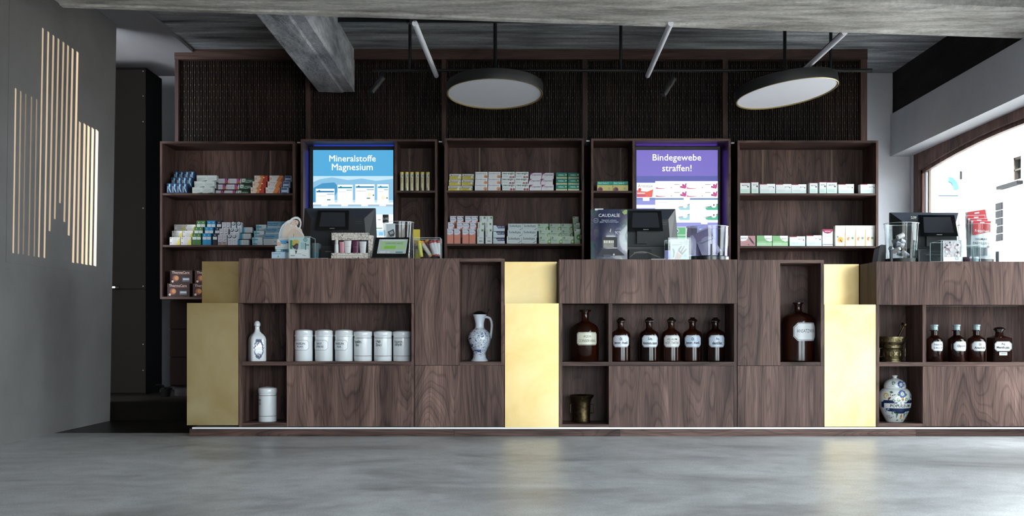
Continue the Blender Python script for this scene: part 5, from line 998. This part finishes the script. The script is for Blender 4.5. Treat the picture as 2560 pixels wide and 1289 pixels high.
b = MB(); b.hull([(PX(777,6.46), 6.44, ZTA+.0005), (PX(822,6.46), 6.44, ZTA+.0005), (PX(820,6.6), 6.6, ZTA+.0005), (PX(780,6.6), 6.6, ZTA+.0005)], [(PX(777,6.46), 6.44, ZTA+.004), (PX(822,6.46), 6.44, ZTA+.004), (PX(820,6.6), 6.6, ZTA+.012), (PX(780,6.6), 6.6, ZTA+.012)])
tag(b.build('leaflets', C('#cfd0d2', .6)), 'thin pile of white leaflets lying on the left counter', 'leaflets')
# patterned display box with tubes
def tester_box():
    Y = 6.46; s = Y/FPX; X0, X1 = PX(828,Y), PX(920,Y); t = thing('display_box', 'cream patterned display box holding cosmetics tubes', 'display box', ((X0+X1)/2, Y+.06, ZTA))
    cr = NT('crackle_print'); v = cr.n('ShaderNodeTexVoronoi', feature='DISTANCE_TO_EDGE', ins={'Scale': 55.0, 'Vector': cr.coords((1,1,1))}); cr.set(Base_Color=cr.ramp(v.outputs['Distance'], [(.02, hexc('#4a4440')), (.06, hexc('#cfc6bd'))]), Roughness=.6)
    b = MB(); b.box(X0, X1, Y, Y+.004, ZTA, PZ(632,Y)); b.build('front_tray', cr.m, t)
    b = MB(); Yh = Y+.03; b.box(PX(829,Yh), PX(921,Yh), Yh, Yh+.05, PZ(599.5,Yh), PZ(581.5,Yh)); b.build('header_card', cr.m, t)
    b = MB(); b.box(PX(922,Y+.06), PX(932,Y+.06), Y+.05, Y+.11, ZTA, PZ(588,Y+.06)); b.build('side_panel', cr.m, t)
    b = MB(); b.box(X0, X1, Y+.08, Y+.084, ZTA, PZ(590,Y+.08)); b.build('back_panel', C('#2a2224', .6), t)
    b = MB(); b.box(X0, X0+.0015, Y, Y+.08, ZTA, PZ(582,Y)); b.box(X1-.0015, X1, Y, Y+.08, ZTA, PZ(582,Y)); b.build('clear_side', M['acrylic'], t)
    p = PR(Yh); p.R(857, 586, 891, 594, '#d3cac1').T('CAUDALIE', 874, 590, 22, '#6a5f5a', 3.2).R(868, 596, 882, 597, '#8a7f78'); p.done(t, 'header_lettering')
    p = PR(Y); p.R(842, 635, 906, 641, '#d8d2ca').R(844, 637.5, 904, 639, '#9a908a'); p.done(t, 'tray_lettering')
    def tube(desc, x, w0, w1, y0, col, cap=None, text=None):
        Yt = Y+.035; b = MB(); Xc = PX(x,Yt); st = Yt/FPX; z0, z1 = ZTA+.004, PZ(y0,Yt); r0, r1 = w0*st/2, w1*st/2; n = 14
        r = thing('cosmetics_tube', desc, 'tube', (Xc, Yt, z0), 'cosmetics tubes in the patterned box')
        def ov(rx, ry, z): return [(Xc+rx*math.cos(2*math.pi*k/n), Yt+ry*math.sin(2*math.pi*k/n), z) for k in range(n)]
        b.hull(ov(r0, r0*.9, z0+.012), ov(r1, .003 if cap != 'top' else r1, z1)); b.build('body', C(col, .35), r, smooth=True)
        b = MB(); b.hull(ov(r0*.95, r0*.86, z0), ov(r0*.95, r0*.86, z0+.012)); b.build('cap', C('#c8c8ca', .4), r, smooth=True)
        if cap == 'top': b = MB(); b.hull(ov(r1*.86, r1*.86, z1), ov(r1*.86, r1*.86, z1+.028)); b.build('top_cap', C('#b9b6b4', .3), r, smooth=True)
        if text: b = MB(); b.text(text[0], Xc, z1-.035, Yt-r0*.9-.003, text[1]*st, None, C(text[2], .5)); b.build('lettering', None, r)
    tube('small white bottle at the left end inside the patterned box', 841.5, 11, 10, 611, '#c9cccc', 'top'); tube('pink cosmetics tube in the patterned box', 855, 11, 13, 604, '#c98a94')
    tube('white cosmetics tube in the middle of the patterned box', 869, 14, 20, 601, '#d3d2d2', None, ('CAUDALIE', 11, '#8a8a8e')); tube('wine-red cosmetics tube in the patterned box', 889, 14, 18, 602, '#5a2444', None, ('CAUDALIE', 11, '#b08a9c')); tube('white cosmetics tube at the right end of the patterned box', 907, 13, 19, 603, '#cfcdd0', None, ('CAUDALIE', 9, '#9a9aa0'))
tester_box()
# customer tablet
def tablet():
    Y = 6.46; t = thing('tablet_terminal', 'black tablet terminal with a green and white screen, left counter', 'tablet', (PX(978,Y), Y+.05, ZTA))
    q = lambda x, y: (PX(x, Y+.09*(646-y)/52), Y+.09*(646-y)/52, PZ(y, Y+.09*(646-y)/52) if y < 645 else ZTA)
    c = [q(930,642), q(1019,642), q(1024,593), q(939,593)]; c2 = [(p[0], p[1]+.016, p[2]-.003) for p in c]
    b = MB(); b.hull(c, c2); b.build('housing', M['blackgloss'], t)
    b = MB(); b.box(PX(928,Y), PX(1020,Y), Y-.006, Y+.11, ZTA, ZTA+.010); b.build('base', M['black'], t)
    b = MB(); b.box(PX(960,Y+.1), PX(1000,Y+.1), Y+.08, Y+.10, ZTA+.01, ZTA+.07); b.build('support', M['black'], t)
    b = MB(); o = Vector(c[0]); U = Vector(c[1])-o; V = Vector(c[3])-o; nn = U.cross(V).normalized(); nn = -nn if nn.y > 0 else nn
    def put(u0, v0, u1, v1, col, l, e=.62): vs_ = [o+U*u+V*v+nn*.0006*l for u, v in ((u0,v0),(u1,v0),(u1,v1),(u0,v1))]; b.add([tuple(p) for p in vs_], [(0,1,2,3)], E(col, e))
    put(.12, .17, .93, .90, '#aebfc6', 1); put(.17, .36, .9, .80, '#9fc79a', 2); put(.3, .4, .62, .56, '#7fbf4f', 3); put(.18, .2, .36, .28, '#c9d6dc', 3); put(.4, .2, .47, .28, '#c9d6dc', 3); put(.64, .2, .85, .26, '#3f7f74', 3); put(.2, .82, .85, .87, '#d3dde2', 3)
    k = len(b.v); b.text('CHRONICARTE', 0, 0, 0, 1, .3, E('#4a6a6a', .5)); b.wrap(lambda p: tuple(o+U*(.56+p[0]*.5)+V*(.68+p[2]*.32)+nn*.0025), k); b.build('screen', None, t)
tablet()
def bucket(desc, x0, x1, y0, ybase, zt, Y, ry=1.0, taper=.86, base=None, n=36):
    X = PX((x0+x1)/2,Y); R = (x1-x0)/2*Y/FPX; z0 = zt if base is None else zt+base; z1 = PZ(y0,Y); t = thing('clear_bucket', desc, 'bucket', (X, Y, zt), 'clear acrylic buckets'); w = .0022
    b = MB(); b.lathe([(0,0),(R*taper,0),(R,z1-z0),(R-w,z1-z0),(R*taper-w,w*2),(0,w*2)], X, Y, z0, n); b.build('acrylic_shell', M['acrylic'], t, smooth=True)
    b = MB(); b.lathe([(R-w,0),(R+.0012,0),(R+.0012,.0022),(R-w,.0022),(R-w,0)], X, Y, z1-.0022, n, cap=False); b.build('rim', C('#b9c8ca', .2), t, smooth=True)
    return t, X, R, z0, z1
def price_tag(parent, x0, x1, y0, y1, Y, txt, rot=0.0):
    b = MB(); b.pbox(x0, y0, x1, y1, Y, .0015); o = b.build('price_card', C('#15171a', .6), parent); p = PR(Y); p.T(txt, (x0+x1)/2, (y0+y1)/2+1, (x1-x0)*.82, '#d8dadc', None); p.done(o, 'price_lettering')
t, X, R, z0, z1 = bucket('tall clear bucket with a black price card, left counter', 958, 1035, 556, 0, ZTA, 6.66, taper=.84)
price_tag(t, 956.5, 971.5, 536, 556, 6.60, '3,95')
def pouch(desc, x, y, w, h, Y, col, col2, txt=None, rot=0.0, cat='sachet', group=None, tilt=.0, band='#d8d8dc', inkc='#3a3a44', txt2=None, z=None):
    s = Y/FPX; X, Z = PX(x,Y), PZ(y,Y) if z is None else z; W, H = w*s, h*s; t = thing('sachet', desc, cat, (X, Y, Z), group)
    rt = Matrix.Rotation(rot, 4, 'Y') @ Matrix.Rotation(tilt, 4, 'X'); f = lambda p: tuple(Vector((X,Y,Z))+(rt @ Vector(p)))
    b = MB(); nx, nz = 6, 8; vs_ = []; fs = []
    for side in (-1, 1):
        for j in range(nz+1):
            for i in range(nx+1):
                u, v = i/nx, j/nz; bul = .011*math.sin(math.pi*u)*math.sin(math.pi*min(1, v*1.15)) if 0 < v < .93 else 0.0; vs_.append(((u-.5)*W, side*(bul+.0008), v*H))
    k = (nx+1)*(nz+1)
    for sd in (0, 1):
        for j in range(nz):
            for i in range(nx): q = [sd*k+j*(nx+1)+i, sd*k+j*(nx+1)+i+1, sd*k+(j+1)*(nx+1)+i+1, sd*k+(j+1)*(nx+1)+i]; fs.append(tuple(q if sd == 0 else q[::-1]))
    b.add(vs_, fs); b.wrap(f, 0); b.build('foil_body', C(col, .32), t, smooth=60)
    b = MB(); yb = -.0132
    if col2: b.rect(-W*.46, H*.60, W*.46, H*.93, yb+.006, C(col2, .32))
    if txt: b.text(txt, 0, H*.52, yb-.001, W*.8, None, C(inkc, .5), .01)
    if txt2:
        for i, q in enumerate(txt2): b.text(q, 0, H*(.47-.12*i), yb-.001, W*.82, None, C(inkc, .5), .015)
    if b.v: b.wrap(f, 0); b.build('printed_front', None, t)
    return t
b = MB(); Yx = 6.60; b.hull([(PX(967,Yx), Yx, PZ(640,Yx)), (PX(989,Yx), Yx, PZ(640,Yx)), (PX(988,Yx), Yx, PZ(558,Yx)), (PX(963,Yx), Yx, PZ(560,Yx))], [(PX(967,Yx), Yx+.003, PZ(640,Yx)), (PX(989,Yx), Yx+.003, PZ(640,Yx)), (PX(988,Yx), Yx+.003, PZ(558,Yx)), (PX(963,Yx), Yx+.003, PZ(560,Yx))])
fl = tag(b.build('leaflet', C('#dfe2e6', .6)), 'white leaflet with a dark car window picture inside the price-carded bucket', 'leaflet'); p = PR(Yx); p.P([(969,579),(984,572),(987,583),(985,590),(975,592)], '#4a4048').P([(973,580),(982,576),(984,583),(976,586)], '#a8b0b8').P([(968,592),(970,582),(976,592)], '#c8b4a8'); p.done(fl, 'printed_picture')
small_box('yellow carton standing behind the clear bucket, left counter', 1033, 573, 1049, ZTA, .03, '#cdb83f', [('r', 0, .3, 1, .62, '#c8b08f'), ('r', .1, .4, .8, .5, '#7a6a4a')], Y=6.75)
# clear bin with slanted tubes
X0, X1 = PX(1034,6.5), PX(1101,6.5); t = thing('acrylic_bin', 'clear bin of slanting vitamin tubes at the right of the left counter', 'bin', ((X0+X1)/2, 6.56, ZTA)); acrylic_box(t, X0, X1, 6.50, 6.62, ZTA, PZ(594,6.5)); edges(t, X0, X1, 6.50, 6.62, ZTA, PZ(594,6.5))
for i, (xa, ya, xb, yb, cc, bc_, ds) in enumerate(((1053, 642, 1047.5, 602, '#e0b02a', '#d2cc5a', 'yellow capped tube'), (1078, 641, 1053, 604, '#e0a04a', '#cfc4bc', 'long slanting tube with orange ends'), (1081, 628, 1065, 600, '#d8893a', '#9a6a52', 'brown tube with an orange cap'), (1088, 640, 1076, 602, '#8a1f2c', '#c3bcc0', 'white tube with a dark red cap, left of the three'), (1093, 640, 1084.5, 600, '#a02434', '#d0ccd0', 'white tube with a red cap, middle of the three'), (1097, 641, 1094, 601, '#8a1f2c', '#cdc8cc', 'white tube with a dark red cap, right of the three'))):
    Yt = 6.535+.018*(i % 3); a, c = Vector((PX(xa,Yt), Yt, max(PZ(ya,Yt), ZTA+.012))), Vector((PX(xb,Yt), Yt, PZ(yb,Yt))); q = thing('tablet_tube', ds+' in the clear bin', 'tube', a, 'tubes in the clear bin'); dn = (c-a)
    MB().tube([a, a+dn*.84], .0125, 14, C(bc_, .4)).build('barrel', None, q, smooth=True); MB().tube([a+dn*.84, c], .014, 14, C(cc, .4)).build('cap', None, q, smooth=True)
    MB().tube([a-dn*.001, a+dn*.1], .0129, 14, C(cc, .4)).build('end_band', None, q, smooth=True)
# ---- middle counter
def big_pack():
    Y = 6.47; s = Y/FPX; X0, X1 = PX(1477.5,Y), PX(1569,Y); Z1 = PZ(523,Y); t = thing('cosmetics_pack', 'large navy cosmetics pack with a cut-out window, middle counter', 'pack', ((X0+X1)/2, Y+.02, ZTB))
    n = NT('glossy_navy_print'); f = n.noise(n.coords((6,1,3)), 1, 3, .6, .8); z = n.n('ShaderNodeSeparateXYZ', ins={0: n.coords((1,1,1))}); e = n.ramp(f, [(.35, hexc('#10173a')), (.6, hexc('#222b52'))]); f2 = n.noise(n.coords((14,1,9)), 1, 3, .6, .6); edge = n.ramp(n.math('ABSOLUTE', z.outputs[0]), [(.055, (0,0,0)), (.1, (1,1,1))]); pic = n.ramp(f2, [(.32, hexc('#1c2a48')), (.45, hexc('#4a6a5a')), (.55, hexc('#5a4468')), (.68, hexc('#8a9a78'))]); n.set(Base_Color=n.mix(n.math('MULTIPLY', edge, .85), e, pic), Roughness=.2, Coat_Weight=.5)
    def zz(y): return PZ(y,Y)
    b = MB(); nx, nz = 8, 10; vs_ = []; fs = []
    for sd, bul in ((0, 1), (1, -1)):
        for j in range(nz+1):
            for i in range(nx+1): u, v = i/nx, j/nz; vs_.append((X0+(X1-X0)*u, Y+.02-bul*(.004+.014*math.sin(math.pi*u)*math.sin(math.pi*(.12+.8*v))), ZTB+(Z1-ZTB)*v))
    k = (nx+1)*(nz+1)
    for sd in (0, 1):
        for j in range(nz):
            for i in range(nx): q = [sd*k+j*(nx+1)+i, sd*k+j*(nx+1)+i+1, sd*k+(j+1)*(nx+1)+i+1, sd*k+(j+1)*(nx+1)+i]; fs.append(tuple(q if sd == 0 else q[::-1]))
    for i in range(nx): fs.append((i, k+i, k+i+1, i+1)); j = nz*(nx+1); fs.append((j+i, j+i+1, k+j+i+1, k+j+i))
    for j in range(nz): a = j*(nx+1); fs.append((a, a+nx+1, k+a+nx+1, k+a)); a += nx; fs.append((a, k+a, k+a+nx+1, a+nx+1))
    b.add(vs_, fs); b.build('pouch', n.m, t, smooth=50)
    Yp = Y-.003; p = PR(Yp); p.T('CAUDALÍE', 1523, 537, 53, '#dfe3ea').T('Natürlich wirksam', 1523, 550, 37, '#b9c2d4').T('gegen Pigmentstörungen', 1523, 554.6, 47, '#b9c2d4')
    p.ring(1490, 551, 6, .8, '#8fa8c0').T('No.1', 1490, 551, 6, '#aebccc').T('90%', 1545, 581.5, 15, '#cfd4de', 9).R(1540, 570, 1552, 570.8, '#aab2c4').R(1538, 573.5, 1553, 574.2, '#aab2c4')
    p.P([(1555,530),(1561,525),(1568,523.5),(1567,534),(1560,536)], '#8fa860').P([(1524,578),(1526,572),(1528,571),(1526,581)], '#c9b8b0')
    p.P([(1505,618),(1505,594),(1508,592),(1540,592),(1543,594),(1543,618)], '#0a0c12').R(1508.5, 600, 1534.5, 619, '#8f8c86').R(1509.5, 601, 1534, 607, '#e8e4d8'); 
    for xx in (1513, 1517, 1520, 1526, 1530): p.R(xx, 601, xx+1.2, 607, '#3a3834')
    p.R(1514, 610, 1529, 610.8, '#6a6864').R(1518, 613, 1525, 613.6, '#6a6864').P([(1492,640),(1505,622),(1543,621),(1562,638)], '#0d1020').R(1509, 636, 1527, 642, '#3a4456').D(1534.5, 636, 2.4, '#c9ced8').R(1531, 640, 1538, 641, '#8f98a8').done(t, 'printed_front')
    b = MB(); b.box(PX(1474,Y), PX(1588,Y), Y-.04, Y+.06, ZTB-.0002, ZTB+.0035); b.build('base_tray', C('#3a3450', .5), t)
    b = MB(); b.box(PX(1487,Y+.02), PX(1508,Y+.02), Y+.014, Y+.02, Z1-.004, Z1+.006); b.build('white_tab', C('#d8dadc', .5), t)
big_pack()
b = MB(); Yq = 6.45
for j, (xa, xb, r_) in enumerate(((1622, 1668, .0), (1628, 1664, .03))): b.hull([(PX(xa,Yq), Yq, ZTB+.0006+.004*j), (PX(xb,Yq), Yq, ZTB+.0006+.004*j), (PX(xb,Yq+.12), Yq+.12, ZTB+.0006+.004*j+r_*.2), (PX(xa,Yq+.12), Yq+.12, ZTB+.0006+.004*j)], [(PX(xa,Yq), Yq, ZTB+.004+.004*j), (PX(xb,Yq), Yq, ZTB+.004+.004*j), (PX(xb,Yq+.12), Yq+.12, ZTB+.004+.004*j+r_*.2), (PX(xa,Yq+.12), Yq+.12, ZTB+.004+.004*j)])
tag(b.build('papers', C('#c9cacc', .6)), 'few loose white papers lying in front of the middle till', 'papers')
b = MB(); Yw = 6.52; b.tube([(PX(x,Yw), Yw, PZ(y,Yw)) for x, y in ((1576,642),(1582,636),(1592,630),(1604,628),(1618,630),(1634,637),(1650,643))], .0016, 6); tag(b.build('cable', C('#8a8478', .5), smooth=True), 'thin pale cable looping in front of the middle till', 'cable')
def hand(p):
    p.R(1677, 598, 1722, 646.5, '#dfe3e2'); 
    for i, (s_, w) in enumerate((('WIR', 9), ('MACHEN', 20), ('MIT', 7))): p.T(s_, 1719.5-w/2, 602.5+4*i, w, '#8a8c8c', 2.6)
    p.R(1680, 610.8, 1705, 611.6, '#7a7c7e').R(1680, 612.8, 1696, 613.5, '#7a7c7e'); sk, gy_ = '#c9a8a0', '#8f8a8a'
    p.P([(1694,630),(1696,622),(1703,614),(1705,615.5),(1699,625),(1701,628),(1710,614),(1712,615),(1704,630),(1706,631),(1715,621),(1717,622.5),(1708,634),(1704,639),(1697,638)], gy_).P([(1687,646),(1690,636),(1694,627),(1699,632),(1705,637),(1703,642),(1699,646.5)], sk)
    p.P([(1681,620),(1685,622),(1687,630),(1685,642),(1682,645),(1683,632)], '#7f8384').P([(1694,626),(1706,638),(1704,639),(1695,632)], '#e0c8c0').D(1713, 638, 4, '#a8c8c4')
photo_box('clear box with a picture of a hand, middle counter', 1671, 1727, 594, ZTB, 6.47, .16, hand, (1676, 1722.5, 597.5))
t, X, R, z0, z1 = bucket('clear bucket of purple sachets on a black round base, middle counter', 1716, 1821, 567, 0, ZTB, 6.66, taper=.96, base=.034)
b = MB(); b.lathe([(0,0),(R*1.02,0),(R*1.02,.030),(R*.98,.034),(0,.034)], X, 6.66, ZTB, 40); b.build('round_base', C('#14181d', .25), t, smooth=True)
b = MB(); b.box(PX(1779,6.5), PX(1783,6.5), 6.66-R*1.05, 6.66-R*1.02, ZTB, PZ(608,6.5)); b.build('holder_clip', M['black'], t)
gp = 'purple sachets in the round bucket'
pouch('purple and silver sachet standing at the left of the bucket', 1727, 0, 25, 72, 6.60, '#8d84a4', '#32204a', None, .06, 'sachet', gp, -.04, z=z0+.006); pouch('dark purple sachet in the middle of the bucket', 1745, 0, 24, 60, 6.63, '#5f4a7c', '#2c1a40', None, .05, 'sachet', gp, -.03, z=z0+.006)
pouch('wide lilac sachet leaning left in the bucket', 1778, 0, 46, 66, 6.60, '#9c90b4', '#4a2a6c', 'Tausendkraut', -.38, 'sachet', gp, -.03, inkc='#2f4f46', z=z0+.012); pouch('lilac sachet lying low at the right of the bucket', 1792, 0, 28, 40, 6.65, '#a89cc0', None, None, -.6, 'sachet', gp, z=z0+.016)
# ---- right counter
b = MB(); Yr = 6.62; b.hull([(PX(2193,Yr), Yr, ZTC), (PX(2215,Yr), Yr, ZTC), (PX(2215,Yr), Yr, PZ(612,Yr)), (PX(2203,Yr), Yr, PZ(611,Yr)), (PX(2199,Yr), Yr, PZ(617,Yr))], [(PX(2193,Yr), Yr+.1, ZTC), (PX(2215,Yr), Yr+.1, ZTC), (PX(2215,Yr), Yr+.1, PZ(616,Yr)), (PX(2203,Yr), Yr+.1, PZ(615,Yr)), (PX(2199,Yr), Yr+.1, PZ(621,Yr))])
tag(b.build('card_reader_stand', M['black']), 'black slanted stand at the left edge of the right counter', 'stand')
t, X, R, z0, z1 = bucket('clear bucket of lip balms with a black price card, right counter', 2211, 2296, 558.5, 0, ZTC, 6.60, taper=.86, base=.028)
b = MB(); b.lathe([(0,0),(R*.92,0),(R*.92,.028),(0,.028)], X, 6.60, ZTC, 32); b.build('round_base', M['black'], t, smooth=True)
for sgn in (-1, 1): b = MB(); b.box(X+sgn*R*.8-.006, X+sgn*R*.8+.006, 6.60-R*.7, 6.60-R*.5, ZTC, ZTC+.075); b.build('holder_clip', C('#161a20', .4), t)
price_tag(t, 2276, 2292, 534, 551, 6.56, '2,50')
b = MB(); b.box(PX(2285,6.562), PX(2286.6,6.562), 6.562, 6.565, PZ(575,6.562), PZ(551,6.562)); b.build('card_stick', M['acrylic'], t)
rr = random.Random(11)
for i in range(9):
    xx, yy, zz_ = X+rr.uniform(-.6, .6)*R*.8, 6.60+rr.uniform(-.55, .3)*R, z0+.012+.026*(i//2)+rr.uniform(0, .006); a = rr.uniform(0, 6.28); dv = Vector((math.cos(a), math.sin(a)*.5, rr.uniform(-.1, .5))).normalized()*.022; c = Vector((xx, yy, zz_+.012))
    b = MB(); b.tube([c-dv, c-dv*.9, c+dv*.9, c+dv], .0135, 12, C(('#9a9ca4', '#6a6c78', '#cfc8c6')[i % 3], .35)); tag(b.build('lip_balm', None, smooth=True), ('grey', 'dark grey', 'pale')[i % 3]+' small lip balm in the right counter bucket, '+('lowest layer', 'lower middle layer', 'middle layer', 'upper layer', 'top of the heap')[i//2]+(', first', ', second')[i % 2], 'lip balm', 'lip balms in the bucket')
def flowers(p):
    p.R(2358, 602.5, 2402, 653, '#e0dadb'); rq = random.Random(5)
    for i in range(26): p.D(2366+rq.random()*32, 606+rq.random()*34, 2.2+rq.random()*2.6, ('#e6dcdc', '#cfc0c4', '#b89aa0', '#dcd0d0')[i % 4])
    for x, y in ((2367,613), (2374,606), (2394,612), (2393,631), (2362,618)): p.D(x, y, 2.3, '#4a3c44')
    p.R(2358, 642, 2402, 653, '#e8e8ea').ring(2391, 645.5, 4.4, 2.0, '#8fb4c4')
photo_box('clear box with a picture of pale blossoms, right counter', 2353, 2404.5, 600.5, ZTC, 6.47, .17, flowers, (2357, 2403, 602))
b = MB(); b.box(PX(2322,6.44), PX(2372,6.44), 6.412, 6.50, ZTC+.0003, ZTC+.002); tag(b.build('leaflets', C('#cfd0d4', .6)), 'flat white leaflets under the blossom picture box', 'leaflets')
X0, X1 = PX(2405.5,6.48), PX(2451,6.48); t = thing('acrylic_box', 'small clear box of round tins, right counter', 'box', ((X0+X1)/2, 6.53, ZTC), 'clear acrylic display boxes'); acrylic_box(t, X0, X1, 6.48, 6.58, ZTC, PZ(613,6.48)); edges(t, X0, X1, 6.48, 6.58, ZTC, PZ(613,6.48))
for i, (x, r_, col, ds) in enumerate(((2420, 11, '#5a4450', 'dark round tin at the left inside the small clear box'), (2436, 12, '#9fb0b8', 'silvery round tin at the right inside the small clear box'))):
    b = MB(); Yt = 6.515+.02*i; s = Yt/FPX; z_ = ZTC+.003; b.lathe([(0,0),(r_*s*.95,0),(r_*s,.002),(r_*s,.018),(r_*s*1.02,.019),(r_*s*1.02,.03),(r_*s*.96,.032),(0,.032)], PX(x,Yt), Yt+.012, z_, 26); tag(b.build('round_tin', C(col, .3, .5), smooth=True), ds, 'tin')
t, X, R, z0, z1 = bucket('clear bucket of red and white pastille bags, right counter', 2398, 2488, 562, 0, ZTC, 6.64, taper=.86, base=.026)
b = MB(); b.lathe([(0,0),(R*.9,0),(R*.9,.026),(0,.026)], X, 6.64, ZTC, 32); b.build('round_base', M['black'], t, smooth=True)
b = MB(); b.box(X+R*.78, X+R*.92, 6.64-R*.7, 6.64-R*.55, ZTC, ZTC+.07); b.build('holder_clip', C('#12202a', .3), t)
gs = 'pastille bags in the right bucket'
for i, (x, yt, w, rot, Yb, ds) in enumerate(((2458, 524, 52, -.15, 6.70, 'red and white pastille bag at the back, hanging hole on top'), (2442, 537, 50, -.03, 6.67, 'red and white pastille bag in the second layer'), (2446, 545, 50, .0, 6.645, 'red and white pastille bag in the third layer'), (2451, 551, 50, .03, 6.615, 'red and white pastille bag at the front lettered SALMIAK PASTILLEN'))):
    Hh = (PZ(yt,Yb)-z0-.008)/(Yb/FPX); q = pouch(ds, x, 0, w, Hh, Yb, '#c3c7cb', None, None, rot, 'sweets bag', gs, -.03, z=z0+.008)
    s = Yb/FPX; W, Hm = w*s, Hh*s; b = MB(); rt = Matrix.Rotation(rot, 4, 'Y') @ Matrix.Rotation(-.03, 4, 'X'); f = lambda p: tuple(Vector((PX(x,Yb), Yb, z0+.008))+(rt @ Vector(p)))
    red = C('#a8222a', .35); b.flat([(-W*.44, Hm*.60), (W*.44, Hm*.70), (W*.44, Hm*.985), (-W*.44, Hm*.985)], -.0135, red); b.rect(-W*.1, Hm*.93, W*.12, Hm*.955, -.0145, C('#d8d8da', .4))
    if i == 3: b.text('SALMIAK', 0, Hm*.50, -.0145, W*.62, None, C('#2a2c34', .5), .01); b.text('PASTILLEN', -W*.04, Hm*.39, -.0145, W*.78, None, C('#2a2c34', .5), .01); b.text('Fritzchen', 0, Hm*.72, -.0148, W*.7, None, C('#d8c8c8', .5), .01); b.rect(-W*.4, Hm*.06, W*.3, Hm*.28, -.0142, C('#5a6068', .4)); b.disc(W*.33, Hm*.3, W*.07, -.0145, C('#6a7078', .4))
    b.wrap(f, 0); b.build('printed_label', None, q)
